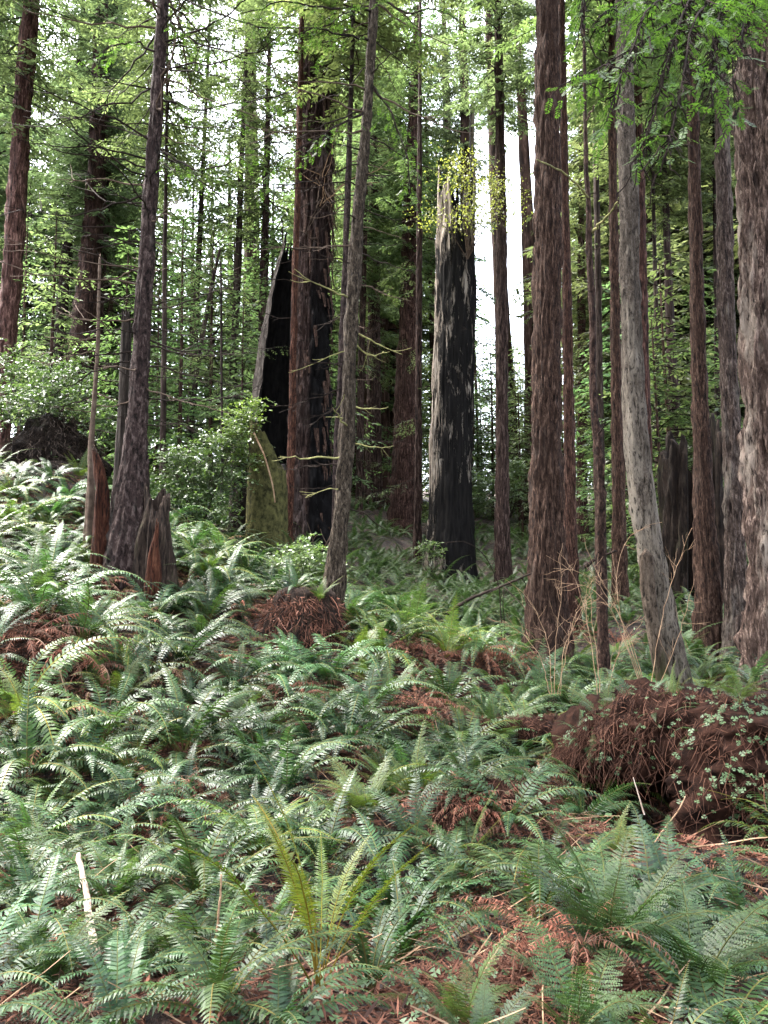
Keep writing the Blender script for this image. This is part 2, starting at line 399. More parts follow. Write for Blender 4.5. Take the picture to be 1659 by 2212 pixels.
T('N', 'crooked_tree', 'thin crooked mossy tree with kinks and one forked bare branch', 13, 'spruce', [(1262, 100, 7), (1264, 250, 9), (1266, 380, 12), (1272, 440, 12), (1272, 520, 14), (1276, 620, 15), (1281, 720, 16), (1280, 830, 18), (1284, 900, 18), (1293, 960, 22), (1296, 1080, 24), (1299, 1250, 25), (1303, 1400, 28), (1306, 1490, 34)], hmax=11.5, knots=40, col=(1.0, .85, .7))
T('N2', 'conifer', 'far brown conifer just behind the crooked thin tree', 27, 'far', [(1287, 350, 11), (1290, 480, 13), (1293, 700, 15), (1296, 900, 17), (1298, 1180, 20)], limbs=12)
T('N3', 'redwood_tree', 'far pinkish redwood between the knobby redwood pair and the crooked tree', 34, 'redwood', [(1256, 600, 16), (1257, 830, 20), (1258, 1000, 22), (1258, 1180, 25)], limbs=10, col=(1.3, 1.15, 1.15))
T('O', 'redwood_tree', 'straight redwood with stubby branch knobs just behind the pale grey tree', 18, 'redwood', [(1322, 150, 16), (1324, 400, 19), (1327, 600, 22), (1331, 800, 25), (1335, 1000, 28), (1338, 1200, 32), (1340, 1310, 40)], knots=80, branches=dict(n=12, y=(150, 900), l=(.3, 1.1)), col=(1.05, .92, .85))
T('P', 'spruce_tree', 'pale grey spruce whose lower trunk curves and forks above the clover bank', 11.5, 'pale', [(1345, 0, 31), (1348, 100, 34), (1352, 250, 38), (1358, 430, 42), (1360, 603, 44), (1367, 814, 49), (1377, 983, 55), (1391, 1110, 56), (1414, 1236, 57), (1440, 1362, 57), (1470, 1489, 60), (1490, 1570, 70)], knots=70)
T('P2', 'redwood_tree', 'red-brown redwood peeping out behind the pale grey spruce', 20, 'redwood', [(1378, 200, 18), (1382, 380, 20), (1388, 603, 22), (1392, 800, 23), (1398, 1000, 24), (1400, 1270, 27)], knots=30, col=(1.15, .9, .85))
T('Q1', 'conifer', 'dark slim conifer beside the hollow dark giant', 23.5, 'far', [(1414, 560, 9), (1418, 690, 10), (1420, 900, 12), (1422, 1220, 15)], limbs=10, col=(.8, .8, .8))
T('Q2', 'conifer', 'dark conifer rising behind the hollow dark giant', 24, 'far', [(1440, 500, 15), (1445, 640, 18), (1452, 800, 22), (1462, 950, 27), (1466, 1200, 30)], limbs=14, col=(.8, .75, .75))
T('R', 'redwood_tree', 'straight evenly furrowed redwood standing before the hollow dark giant', 15, 'redwood', [(1494, 50, 22), (1498, 300, 27), (1505, 603, 31), (1510, 814, 34), (1518, 1025, 42), (1527, 1236, 50), (1530, 1354, 57), (1530, 1410, 68)], knots=26, col=(1.05, .95, .9))
T('R2', 'conifer', 'thin dark conifer in the gap between the furrowed and the greyish redwood', 24, 'far', [(1544, 400, 9), (1546, 600, 10), (1550, 900, 12), (1552, 1220, 14)], limbs=8, col=(.55, .5, .5))
T('S', 'redwood_tree', 'greyish redwood overlapped by the thick shaggy trunk at the right edge', 14.5, 'redwood_grey', [(1557, 150, 30), (1562, 350, 34), (1568, 600, 36), (1574, 800, 38), (1580, 950, 40), (1588, 1152, 46), (1592, 1354, 53), (1592, 1430, 60)], knots=14, col=(.85, .8, .76))
T('T', 'redwood_tree', 'very thick pale redwood with shaggy plated bark at the right edge', 10, 'redwood_grey', [(1664, 50, 150), (1668, 300, 148), (1673, 600, 146), (1682, 900, 144), (1696, 1200, 142), (1706, 1470, 150)], col=(1.45, 1.3, 1.2))

# ------------------------------------------------------------------ ground height: smooth surface through measured points
CP = [(830, 2260, 3.6), (0, 2260, 3.7), (1659, 2260, 3.5), (830, 1850, 6.5), (0, 1870, 6.3), (1659, 1850, 6.4), (830, 1620, 9.2), (0, 1530, 8.6),
      (1300, 1640, 9.0), (0, 1255, 11.6), (60, 1045, 15.5), (-60, 1150, 13), (300, 1250, 11.4), (560, 1420, 11.6), (720, 1400, 12), (1000, 1440, 13.5), (1100, 1350, 17.5),
      (100, 1040, 24), (400, 1060, 22), (830, 1120, 33), (1100, 1170, 36), (1300, 1180, 34), (300, 1000, 42), (1480, 1290, 20), (1700, 1280, 20),
      (830, 1075, 60), (200, 960, 60), (1400, 1100, 60), (830, 1060, 110), (-300, 950, 110), (1900, 1060, 110), (-500, 1000, 22), (2100, 1350, 14)]
CPW = [P(*c) for c in CP]
for k in ('A', 'D', 'F', 'H', 'J', 'L', 'M', 'O', 'P', 'R', 'S', 'T', 'N', 'M2', 'I1', 'B1'):
    t = TR[k]; CPW.append(P(t['pts'][-1][0], t['pts'][-1][1], t['Y']) + np.array([0, 0, -.1]))
CPW += [np.array(p) for p in ((0, 0, -1.75), (-8, 0, -1.6), (8, 0, -1.8), (0, -12, -2.2), (-25, -12, -1.5), (25, -12, -2.5), (-60, 40, 8), (60, 40, 3.5), (0, 260, 34), (-160, 200, 30), (160, 200, 26))]
CPW = np.array(CPW)
_sc = np.array([1.0, 1.0])


def _tps(r2): return r2 * np.log(np.maximum(r2, 1e-9)) * .5


_X = CPW[:, :2]; _n = len(_X)
_K = _tps(((_X[:, None] - _X[None]) ** 2).sum(-1)) + np.eye(_n) * 6.0
_Pm = np.concatenate([np.ones((_n, 1)), _X], 1)
_A = np.zeros((_n + 3, _n + 3)); _A[:_n, :_n] = _K; _A[:_n, _n:] = _Pm; _A[_n:, :_n] = _Pm.T
_wts = np.linalg.solve(_A, np.concatenate([CPW[:, 2], np.zeros(3)]))
BUMPS = []        # (x, y, height, sx, sy)


def bump_at(px, py, Y, h, sx, sy=None):
    p = P(px, py, Y); BUMPS.append((p[0], p[1], h, sx, sy or sx))


bump_at(640, 1360, 11.7, .35, .9)            # mound of the shaggy stump
bump_at(120, 1010, 15.5, .9, 1.2)            # root mound
bump_at(960, 1790, 6.6, .38, .7, .35)        # litter bank in front of the hole
bump_at(1405, 1790, 7.5, -1.5, .42, .62)      # hollow under the root mass
bump_at(1440, 1860, 5.7, .16, .4, .25)
bump_at(60, 1480, 8.8, .4, .8)
bump_at(1210, 2120, 4.0, .22, .45)
bump_at(640, 1240, 16.4, .4, .8)
bump_at(110, 1450, 9.4, 0.3, .6)
bump_at(1070, 1470, 12.2, 0.2, .6)
bump_at(920, 1570, 10, 0.2, .6)
bump_at(340, 1780, 7, 0.15, .6)
bump_at(620, 1540, 9.8, 0.2, .6)
bump_at(900, 1420, 11.5, .3, .7)
bump_at(1050, 1420, 12, .3, .7)


def gz(x, y):
    x = np.asarray(x, float); y = np.asarray(y, float); sh = x.shape
    q = np.stack([x.ravel(), y.ravel()], 1)
    z = np.zeros(len(q))
    for i in range(0, len(q), 20000):
        qq = q[i:i + 20000]
        z[i:i + 20000] = _tps(((qq[:, None] - _X[None]) ** 2).sum(-1)) @ _wts[:_n] + _wts[_n] + qq @ _wts[_n + 1:]
    p3 = np.stack([q[:, 0], q[:, 1], np.zeros(len(q))], 1)
    z += .26 * fbm(p3 * .6, 3, 5) + .1 * fbm(p3 * 1.9, 2, 9) + .022 * fbm(p3 * 7, 2, 15)
    for bx, by, h, sx, sy in BUMPS:
        z += h * np.exp(-(((q[:, 0] - bx) / sx) ** 2 + ((q[:, 1] - by) / sy) ** 2))
    return z.reshape(sh)


# one sheet, fine near the camera, out past the farthest trees
u = np.linspace(-1, 1, 300); v = np.linspace(0, 1, 380)
gy = -14 + 300 * (v * .13 + .87 * v ** 3)
gxx = np.sign(u) * (np.abs(u) * 12 + 190 * np.abs(u) ** 3)
GX, GY = np.meshgrid(gxx, gy)
GZ = gz(GX, GY)
gm = MB(); nr, nc = GX.shape
ii = np.arange(nr - 1)[:, None] * nc + np.arange(nc - 1)[None]
gm.add(np.stack([GX, GY, GZ], -1).reshape(-1, 3), np.stack([ii, ii + 1, ii + nc + 1, ii + nc], -1).reshape(-1, 4))
link("ground", gm.mesh("ground", M['ground'], True), kind="structure")

TRUNK_XY = []      # (x, y, r): where plants may not stand


# ------------------------------------------------------------------ trunks
def trunk_path(t, top=None):
    pts = []
    for (x, y, w) in t['pts']:
        p = P(x, y, t['Y']); depth = p @ FWD
        pts.append((*p, w / 2 / FPX * depth))
    pts = np.array(pts)[::-1]                 # base first
    base = pts[0].copy()
    foot = base.copy(); foot[2] -= 1.1; foot[3] *= 1.2
    pts = np.concatenate([[foot], pts])
    top = top if top else t.get('hmax', 24)
    d = unit(pts[-1, :3] - pts[-3, :3]); L = (top - pts[-1, 2]) / max(d[2], .3)
    if L > .5:
        e = pts[-1].copy(); e[:3] += d * L; e[3] *= .3
        pts = np.concatenate([pts, [e]])
    return base, pts


def trunk_mesh(name, pts, base, material, seed, k=64, dz=.12, amp=.07, knots=0, flare=.25, fine=1.0):
    L = np.linalg.norm(np.diff(pts[:, :3], axis=0), axis=1).sum()
    n = int(min(260, max(12, L / dz)))
    r = resample(pts, n); c = r[:, :3] - base[:3]; R = r[:, 3]
    th = np.linspace(0, 2 * np.pi, k, endpoint=False)
    s = c[:, 2]
    rr = R[:, None] * np.ones(k)
    rad0 = R[min(3, n - 1)]
    fl = flare * np.exp(-np.maximum(s + .1, 0) / (2.2 * rad0 + .1))[:, None]
    lob = .5 + .5 * np.sin(th * 3 + seed) * np.cos(th * 2 + seed * 1.7)
    rr = rr * (1 + fl * (.25 + .9 * lob[None]))
    p3 = np.stack([np.cos(th)[None] * rr, np.sin(th)[None] * rr, np.broadcast_to(s[:, None], rr.shape)], -1)
    f1 = fbm(p3 * np.array([13, 13, 1.8]) * fine + seed, 3, seed)           # furrows
    f2 = fbm(p3 * np.array([26, 26, 6]) * fine + seed, 2, seed + 3)
    f0 = fbm(p3 * np.array([1.6, 1.6, .35]) + seed, 2, seed + 6)
    a = amp * np.minimum(R, .5)[:, None] + .004
    rr = rr + a * (1.3 * (np.abs(f1) * 2 - .75) + .6 * f2) + R[:, None] * .06 * f0
    rs = np.random.default_rng(seed)
    for _ in range(knots):
        kt, ks = rs.uniform(0, 2 * np.pi), rs.uniform(.3, max(1, min(15, s[-1])))
        dt = (th - kt + np.pi) % (2 * np.pi) - np.pi
        Rk = np.interp(ks, s, R)
        rr = rr + rs.uniform(.012, .035) * np.exp(-((dt[None] * Rk / .028) ** 2 + ((s[:, None] - ks) / .03) ** 2))
    v = np.stack([c[:, 0, None] + np.cos(th)[None] * rr, c[:, 1, None] + np.sin(th)[None] * rr, np.broadcast_to(s[:, None], rr.shape)], -1)
    i = np.arange(n - 1)[:, None] * k; j = np.arange(k)[None]; j2 = (j + 1) % k
    q = np.stack([i + j, i + j2, i + k + j2, i + k + j], -1).reshape(-1, 4)
    vv = np.concatenate([v.reshape(-1, 3), c[-1:] + np.array([[0, 0, .1]])])
    jj = np.arange(k); tri = np.stack([(n - 1) * k + jj, (n - 1) * k + (jj + 1) % k, np.full(k, n * k)], 1)
    mb = MB(); mb.add(vv, q, tri)
    return mb.mesh(name, material, True), r


def wander(start, d, L, n, droop=0.0, up=0.0, jit=.08, rs=rng):
    """a natural limb: starts along d, sags, tip turns up"""
    t = np.linspace(0, 1, n)[:, None]
    p = start + d * L * t + np.array([0, 0, 1.0]) * L * (-droop * t ** 1.4 + up * t ** 3)
    w = np.cumsum(rs.normal(0, jit * L / n, (n, 3)), 0); w[0] = 0
    return p + w


# -------- redwood / hemlock foliage: combs of needles on twigs
def comb(mb, base, d, side, length, rs, pairs=6, nl=.3, nw=.09, m=0, fwd=.62):
    """feathery twiglets: base,d,side (n,3); length (n,)"""
    n = len(base)
    for s in (-1, 1):
        for k in range(pairs):
            f = (k + .5) / pairs
            ll = length * nl * (1 - .75 * abs(f - .42) ** 1.2) * rs.uniform(.8, 1.15, n)
            dd = unit(d * fwd + side * s * .8 + rs.normal(0, .1, (n, 3)))
            nn = unit(np.cross(d, side)); ww = unit(np.cross(nn, dd))
            diamonds(mb, base + d * (length * f)[:, None], dd, ww, ll, length * nw, m)
    diamonds(mb, base + d * (length * .9)[:, None], d, side, length * nl * .7, length * nw, m)


def branch_with_sprays(mbl, mbt, path, r0, rs, leafy=1.0, twig_len=.5, tw_step=.16, comb_len=.13, pairs=4, start=.15, sag=.25, lk=0, tk=1, both=True):
    """limb plus flat, drooping side twigs carrying needle combs"""
    n = len(path)
    if r0 > 0: tube(mbt, path, np.linspace(r0, r0 * .25, n), 5, tk)
    L = np.linalg.norm(np.diff(path, axis=0), axis=1).sum()
    nt_ = max(2, int(L / tw_step))
    B, D, S, LL = [], [], [], []
    for i in range(nt_):
        f = start + (1 - start) * (i + rs.uniform(0, .8)) / nt_
        if f > 1: f = 1
        x = f * (n - 1); i0 = min(int(x), n - 2); p = path[i0] + (path[i0 + 1] - path[i0]) * (x - i0)
        d0 = unit(path[i0 + 1] - path[i0])
        sd_ = unit(np.cross(d0, [0, 0, 1.0])) * (1 if i % 2 else -1)
        ang = rs.uniform(.6, 1.1)
        d = unit(d0 * math.cos(ang) + sd_ * math.sin(ang) + np.array([0, 0, rs.normal(-.12, .15)]))
        tl = twig_len * (1 - .55 * f) * rs.uniform(.6, 1.25)
        tp = wander(p, d, tl, 5, sag, 0, .06, rs)
        if rs.random() < .8: tube(mbt, tp, np.linspace(.006, .002, 5) * max(r0, .012) / .02, 3, tk, False)
        if rs.random() > leafy: continue
        nc_ = max(2, int(tl / (comb_len * .42)))
        for k in range(nc_):
            g = .12 + .88 * (k + rs.uniform(0, .6)) / nc_
            g = min(g, .999); y = g * 4; j0 = int(y); pp = tp[j0] + (tp[j0 + 1] - tp[j0]) * (y - j0)
            td = unit(tp[j0 + 1] - tp[j0]); ts = unit(np.cross(td, [0, 0, 1.0])) * (1 if k % 2 else -1)
            cd = unit(td * rs.uniform(.5, 1) + ts * rs.uniform(.4, .9) + np.array([0, 0, rs.normal(-.15, .2)]))
            B.append(pp); D.append(cd); S.append(unit(np.cross(cd, [rs.normal(0, .25), rs.normal(0, .25), 1.0]))); LL.append(comb_len * rs.uniform(.65, 1.2) * (1.15 - .4 * g))
    if B: comb(mbl, np.array(B), np.array(D), np.array(S), np.array(LL), rs, pairs, m=lk)


def crown_mesh(name, seed, h, r, nb, leaf=.27, density=1.25, shape=.75, droop=.28, low=.35):
    """conifer crown, z from 0 (lowest limbs) to h"""
    rs = np.random.default_rng(seed); mb = MB()
    Bs, Ds, Ss, Ls = [], [], [], []
    for b in range(nb):
        f = (b + rs.uniform(0, 1)) / nb
        z = h * f ** .95
        if rs.random() < .12: continue
        L = r * (low + (1 - low) * min(1, f / .18)) * max(.08, (1 - f)) ** shape * rs.uniform(.55, 1.15)
        az = b * 2.39996 + rs.normal(0, .4)
        el = rs.normal(.05 + .35 * f, .16)
        d = np.array([math.cos(az) * math.cos(el), math.sin(az) * math.cos(el), math.sin(el)])
        n = 7; path = wander(np.array([0, 0, z]), d, L, n, droop * rs.uniform(.6, 1.4), .12, .1, rs)
        tube(mb, path, np.linspace(.012 + .009 * L, .005, n), 3, 1, False)
        nt_ = max(3, int(L / .15 * density))
        for i in range(nt_):
            g = .12 + .88 * (i + rs.uniform(0, .9)) / nt_; g = min(g, .999)
            x = g * (n - 1); i0 = int(x); p = path[i0] + (path[i0 + 1] - path[i0]) * (x - i0)
            d0 = unit(path[i0 + 1] - path[i0]); sd_ = unit(np.cross(d0, [0, 0, 1.0])) * (1 if i % 2 else -1)
            a = rs.uniform(.5, 1.15)
            td = unit(d0 * math.cos(a) + sd_ * math.sin(a) + np.array([0, 0, rs.normal(-.2, .18)]))
            tl = (.22 + .3 * L * (1 - g * .75)) * rs.uniform(.5, 1.1); tl = min(tl, .95)
            m_ = max(3, int(tl / .062))
            q = (np.arange(m_) + rs.uniform(0, 1, m_)) / m_
            pb = p + td * (tl * q)[:, None] + np.array([0, 0, -1.0]) * (.22 * tl * q ** 1.5)[:, None]
            s2 = unit(np.cross(td, [0, 0, 1.0]))
            sg = np.where(np.arange(m_) % 2 == 0, 1, -1)[:, None]
            ld = unit(td * rs.uniform(.4, 1.1, m_)[:, None] + s2 * sg * rs.uniform(.35, .9, m_)[:, None] + np.array([0, 0, -.18]) + rs.normal(0, .14, (m_, 3)))
            Bs.append(pb); Ds.append(ld); Ls.append(leaf * (1.15 - .5 * q) * rs.uniform(.6, 1.15, m_))
            Ss.append(unit(np.cross(ld, rs.normal(0, .35, (m_, 3)) + np.array([0, 0, 1.0]))))
    B, D, S, L = map(np.concatenate, (Bs, Ds, Ss, Ls))
    diamonds(mb, B, D, S, L, L * rs.uniform(.28, .46, len(L)), 0)
    return mb.mesh(name, [M['conifer'], M['twig_dark']])


CROWNS = [crown_mesh("crown", 100 + i, h, r, nb, shape=s, droop=dr) for i, (h, r, nb, s, dr) in enumerate([
    (20, 3.7, 150, .6, .3), (22, 4.1, 160, .5, .38), (18, 3.3, 140, .7, .22), (20, 3.6, 150, .6, .45), (24, 4.3, 175, .5, .3)])]
SMALLC = [crown_mesh("crown", 140 + i, h, r, nb, leaf=.19, shape=s, droop=dr, low=.7) for i, (h, r, nb, s, dr) in enumerate([(7, 2.0, 85, .7, .3), (9, 2.3, 95, .8, .25), (6, 1.8, 75, .6, .35)])]


def add_limbs(root, base, r, seed, n, z0, z1):
    """short leafy epicormic limbs on the bare part of a trunk"""
    rs = np.random.default_rng(seed)
    for i in range(n):
        z = rs.uniform(z0, z1)
        c = np.array([np.interp(z, r[:, 2], r[:, k]) for k in range(2)] + [z]) - base[:3]
        az = rs.uniform(0, 2 * np.pi)
        d = np.array([math.cos(az), math.sin(az), rs.normal(0, .15)])
        L = rs.uniform(.8, 2.2)
        a, b = MB(), MB()
        path = wander(c, unit(d), L, 7, .25, .1, .1, rs)
        mb = MB(); branch_with_sprays(mb, mb, path, .014, rs, .95, .6, .14, .17, 3)
        link("leafy_limb", mb.mesh("leafy_limb", [M['conifer'], M['twig_dark']]), (0, 0, 0), root)


def bare_branches(root, base, r, t, seed):
    b = t['branches']; rs = np.random.default_rng(seed)
    y0, y1 = b['y']; z1 = P(0, y0, t['Y'])[2]; z0 = P(0, y1, t['Y'])[2]
    for i in range(b['n']):
        z = z0 + (z1 - z0) * ((i + rs.uniform(0, 1)) / b['n'])
        c = np.array([np.interp(z, r[:, 2], r[:, k]) for k in range(2)] + [z]); R = np.interp(z, r[:, 2], r[:, 3])
        az = rs.uniform(0, 2 * np.pi)
        # most of the limbs shown leave the trunk sideways
        if rs.random() < .6: az = rs.choice([0, np.pi]) + rs.normal(0, .5)
        d = unit(np.array([math.cos(az), math.sin(az), rs.normal(.02, .16)]))
        f = (z - z0) / (z1 - z0)
        L = rs.uniform(*b['l']) * (.7 + .7 * f)
        mossy = b.get('moss') and z < P(0, 620, t['Y'])[2] and rs.random() < .7
        path = wander(c - base[:3] + d * R * .7, d, L, 12, rs.uniform(.05, .34), rs.uniform(.0, .3), .16, rs)
        r0 = rs.uniform(.008, .014) * (.75 + .3 * L)
        mb = MB(); tube(mb, path, np.linspace(r0, r0 * .3, 12) * (1.25 if mossy else 1), 5)
        for k in range(rs.integers(1, 6)):
            i0 = rs.integers(3, 11); dd = unit(path[i0] - path[i0 - 1]); sd_ = unit(np.cross(dd, [0, 0, 1.0])) * rs.choice([-1, 1])
            tl = L * rs.uniform(.1, .35)
            tp = wander(path[i0], unit(dd * .8 + sd_ * .6 + np.array([0, 0, rs.normal(0, .3)])), tl, 6, rs.uniform(-.1, .3), .1, .12, rs)
            tube(mb, tp, np.linspace(r0 * .45, r0 * .2, 6), 4)
        link("dead_branch", mb.mesh("dead_branch", M['twig_moss'] if mossy else M['twig_dark'] if rs.random() < .75 else M['twig']), (0, 0, 0), root)


TRUNKS = {}
for si, (key, t) in enumerate(TR.items()):
    base, pts = trunk_path(t)
    big = t['mt'] in ('redwood_grey', 'scarred') or key in ('M',)
    near = t['Y'] < 17
    root = empty(t['name'], base[:3], t['label'], 'tree')
    amp = {'redwood': .17, 'redwood_grey': .2, 'scarred': .26, 'flaky': .2, 'spruce': .14, 'pale': .11}.get(t['mt'], .1)
    wpx = max(w for _, _, w in t['pts'])
    k = 128 if wpx > 110 else 96 if wpx > 70 else 56 if near else 32
    me, r = trunk_mesh("trunk", pts, base, M[t['mt']], 20 + si, k, .06 if wpx > 110 else .10, amp, t.get('knots', 0), .12 if key in ('P', 'N') else .45 if near else .35, 1.0)
    mt_ = M['redwood_far'] if t['mt'] == 'redwood' and t['Y'] > 19 else None
    if mt_: me.materials[0] = mt_
    o = link("trunk", me, (0, 0, 0), root); o.color = (*t.get('col', (1, 1, 1)), 1)
    TRUNKS[key] = (root, base, r)
    TRUNK_XY.append((base[0], base[1], base[3] * 1.3))
    ytop = t['pts'][0][1]
    if t.get('limbs'):
        add_limbs(root, base, r, 300 + si, t['limbs'], base[2] + .33 * (r[-1, 2] - base[2]) * (.35 if t['Y'] > 19 else 1), min(r[-1, 2], base[2] + 16))
    if t.get('branches'): bare_branches(root, base, r, t, 500 + si)
    # living crown above the picture (or in the far wall of green)
    if 'hmax' not in t and key not in ('N', 'J2', 'M2', 'N2', 'E4', 'F2'):
        zc = (13.6 if key == 'L' else 12.5 if t['Y'] < 17 else 12 if key in ('F', 'F2', 'G', 'A') else 12)
        cx = [np.interp(zc, r[:, 2], r[:, k_]) for k_ in range(2)]
        if si % 3 != 1 or t['Y'] > 19:
            c = link("crown", CROWNS[si % 5], (cx[0] - base[0], cx[1] - base[1], zc - base[2]), root)
            s_ = (.6 if key == 'L' else .95 if t['Y'] < 17 else .68); c.scale = (s_, s_, s_); c.rotation_euler = (0, 0, si * 1.3)
            g_ = rng.uniform(.85, 1.2); c.color = (g_ * rng.uniform(.9, 1.1), g_, g_ * rng.uniform(.8, 1.1), 1)


# ------------------------------------------------------------------ broken shells: snags, slabs, stumps
def shell(name, pts, Y, hfun, mats, seed, k=72, rows=70, th0=0.0, th1=2 * np.pi, thick=.12, amp=.1, furrow=(7, 7, .6), dip=.5, label=None, cat=None, parent=None, obj_name=None, inner=1, col=(1, 1, 1)):
    """hollow broken trunk: centre line pts [(x, y, w)] base first; hfun(theta) = share of the height still standing. theta: 0 = +x, -pi/2 = towards the camera"""
    c4 = []
    for (x, y, w) in pts:
        p = P(x, y, Y); c4.append((*p, w / 2 / FPX * (p @ FWD)))
    c4 = np.array(c4); base = c4[0].copy()
    f0 = c4[0].copy(); f0[2] -= dip; f0[3] *= 1.1; c4 = np.concatenate([[f0], c4])
    r = resample(c4, rows * 2)
    closed = th1 - th0 > 6.28
    th = np.linspace(th0, th1, k, endpoint=not closed)
    hh = np.clip(hfun(th), .02, 1.0)
    S = np.linspace(0, 1, rows)[:, None] * hh[None]                       # (rows, k)
    idx = S * (len(r) - 1)
    g = lambda c: np.interp(idx.ravel(), np.arange(len(r)), r[:, c]).reshape(idx.shape)
    cx, cy, cz, R = g(0) - base[0], g(1) - base[1], g(2) - base[2], g(3)
    p3 = np.stack([np.cos(th)[None] * R, np.sin(th)[None] * R, cz], -1)
    disp = amp * R * (1.2 * (np.abs(fbm(p3 * np.array(furrow) + seed, 3, seed)) * 2 - .45) + .5 * fbm(p3 * np.array([18, 18, 3]) + seed, 2, seed + 4))
    Ro = R + disp; Ri = np.maximum(R - thick * (1.0 - .6 * S), R * .15) + disp * .5
    mk = lambda q: np.stack([cx + np.cos(th)[None] * q, cy + np.sin(th)[None] * q, cz], -1).reshape(-1, 3)
    vo, vi = mk(Ro), mk(Ri)
    kk = k if closed else k - 1
    i = np.arange(rows - 1)[:, None] * k; j = np.arange(kk)[None]; j2 = (j + 1) % k
    q = np.stack([i + j, i + j2, i + k + j2, i + k + j], -1).reshape(-1, 4)
    mb = MB(); nv = len(vo)
    mb.add(np.concatenate([vo, vi]), q, None, 0)
    mb.q.append(q[:, ::-1] + nv); mb.qm.append(np.full(len(q), inner))
    e = (rows - 1) * k + np.arange(kk); e2 = (rows - 1) * k + (np.arange(kk) + 1) % k
    mb.q.append(np.stack([e, e2, e2 + nv, e + nv], 1)); mb.qm.append(np.full(kk, inner))
    if not closed:
        for ei in (0, k - 1):
            a = np.arange(rows - 1) * k + ei
            mb.q.append(np.stack([a, a + k, a + k + nv, a + nv], 1)); mb.qm.append(np.full(rows - 1, inner))
    me = mb.mesh(obj_name or name, mats, True)
    if parent is None:
        root = empty(name, base[:3], label, cat)
        link(obj_name or "shell", me, (0, 0, 0), root).color = (*col, 1)
    else:
        root = parent
        link(obj_name or "shell", me, base[:3] - np.array(parent.location), root)
    TRUNK_XY.append((base[0], base[1], base[3] * 1.1))
    return root, base


def jag(th, seed, f=6, a=1.0):
    p = np.stack([np.cos(th) * f, np.sin(th) * f, th * 0], -1)
    return a * fbm(p, 3, seed)


def dang(th, c): return np.abs((th - c + np.pi) % (2 * np.pi) - np.pi)


# charred snag with spike (the spike stands on its right edge)
KP = [(973, 1260, 122), (972, 1220, 112), (974, 1113, 92), (975, 964, 88), (982, 716, 86), (985, 468, 82), (985, 350, 76), (986, 225, 70)]


def k_h(th):
    h = .80 + jag(th, 3, 5, .09) + jag(th, 8, 16, .03)
    h += .04 * np.cos(th - 2.6)
    return np.maximum(h, 1.02 - (dang(th, -.28) / .30) ** 2 * .32)


kroot, kbase = shell("burnt_snag", KP, 23, k_h, [M['charred'], M['char']], 5, k=120, rows=150, thick=.16, amp=.11, label="tall broken snag, charred black over pale wood, with a thin spike on top", cat="snag", furrow=(9, 9, .5))
# black hollow in its foot: a plate of char recessed under a ragged flap
# hollow burnt snag behind the mossy slab, open to the front
shell("burnt_snag", [(590, 1150, 118), (594, 980, 116), (600, 860, 112), (606, 720, 84), (618, 600, 56), (632, 480, 14)], 20.8,
      lambda th: np.clip(.93 + jag(th, 12, 4, .07) - .22 * np.clip(dang(th, 2.2) - 2.2, 0, 2), .2, 1), [M['wood_grey'], M['char']], 9, k=90, rows=90, th0=-.9, th1=math.pi + .95, thick=.1, amp=.12, label="hollow snag with black burnt inside and grey outer edge, tapering to a point", cat="snag")
# mossy slab in front of it
sroot, sbase = shell("mossy_slab", [(576, 1160, 92), (577, 1060, 88), (576, 980, 80), (569, 910, 62), (562, 868, 40)], 16.6,
                     lambda th: np.clip(.86 + .14 * np.cos(dang(th, 2.7)) + jag(th, 31, 4, .05) - .20 * np.clip(np.cos(th) - .1, 0, 1), .2, 1), [M['moss'], M['char']], 14, k=80, rows=60, th0=-math.pi - .3, th1=.35, thick=.14, amp=.05, label="green mossy slab of broken trunk standing in front of the hollow snag", cat="snag", furrow=(4, 4, 1.2))
mb = MB(); tube(mb, resample([P(548, 935, 16.0) - sbase[:3], P(572, 985, 15.75) - sbase[:3], P(590, 1050, 15.75) - sbase[:3], P(594, 1085, 15.8) - sbase[:3]], 14), np.linspace(.02, .012, 14), 6)
link("clinging_stem", mb.mesh("clinging_stem", M['twig_tan']), (0, 0, 0), sroot)
# dark low stump to the left of the slab
shell("rotten_stump", [(520, 1140, 52), (520, 1060, 46), (520, 940, 40)], 17.0, lambda th: .85 + jag(th, 41, 3, .15), [M['darkwood'], M['char']], 18, k=48, rows=40, col=(.6, .6, .6), label="dark rotten stump beside the mossy slab with shrub leaves over it", cat="stump", amp=.14)
# old stump carrying the spruce: grey snag piece, red snag, brown hollow half
shell("broken_snag", [(250, 1180, 40), (256, 1080, 34), (263, 1000, 30), (270, 850, 26), (273, 720, 22), (272, 650, 15)], 12.35, lambda th: .93 + jag(th, 51, 3, .09), [M['wood_grey'], M['darkwood']], 21, k=48, rows=90, thick=.05, amp=.12, col=(.42, .4, .38), label="grey weathered snag strip hugging the stump-grown spruce", cat="snag")
shell("broken_snag", [(216, 1180, 38), (218, 1110, 31), (219, 1050, 28), (213, 1005, 20), (200, 960, 7)], 11.9, lambda th: .95 + jag(th, 61, 4, .1), [M['wood_rot'], M['darkwood']], 24, k=44, rows=60, thick=.05, amp=.5, col=(.55, .5, .48), label="short red rotten snag with a hooked point beside the stump-grown spruce", cat="snag")
shell("rotten_stump", [(334, 1230, 74), (336, 1160, 66), (340, 1090, 58), (338, 1020, 54)], 11.8, lambda th: .86 + jag(th, 71, 3, .16) - .12 * np.clip(np.cos(th + 1.2), 0, 1), [M['darkwood'], M['darkwood']], 27, k=60, rows=60, thick=.07, amp=.35, label="dark hollow stump half at the foot of the spruce", cat="stump")
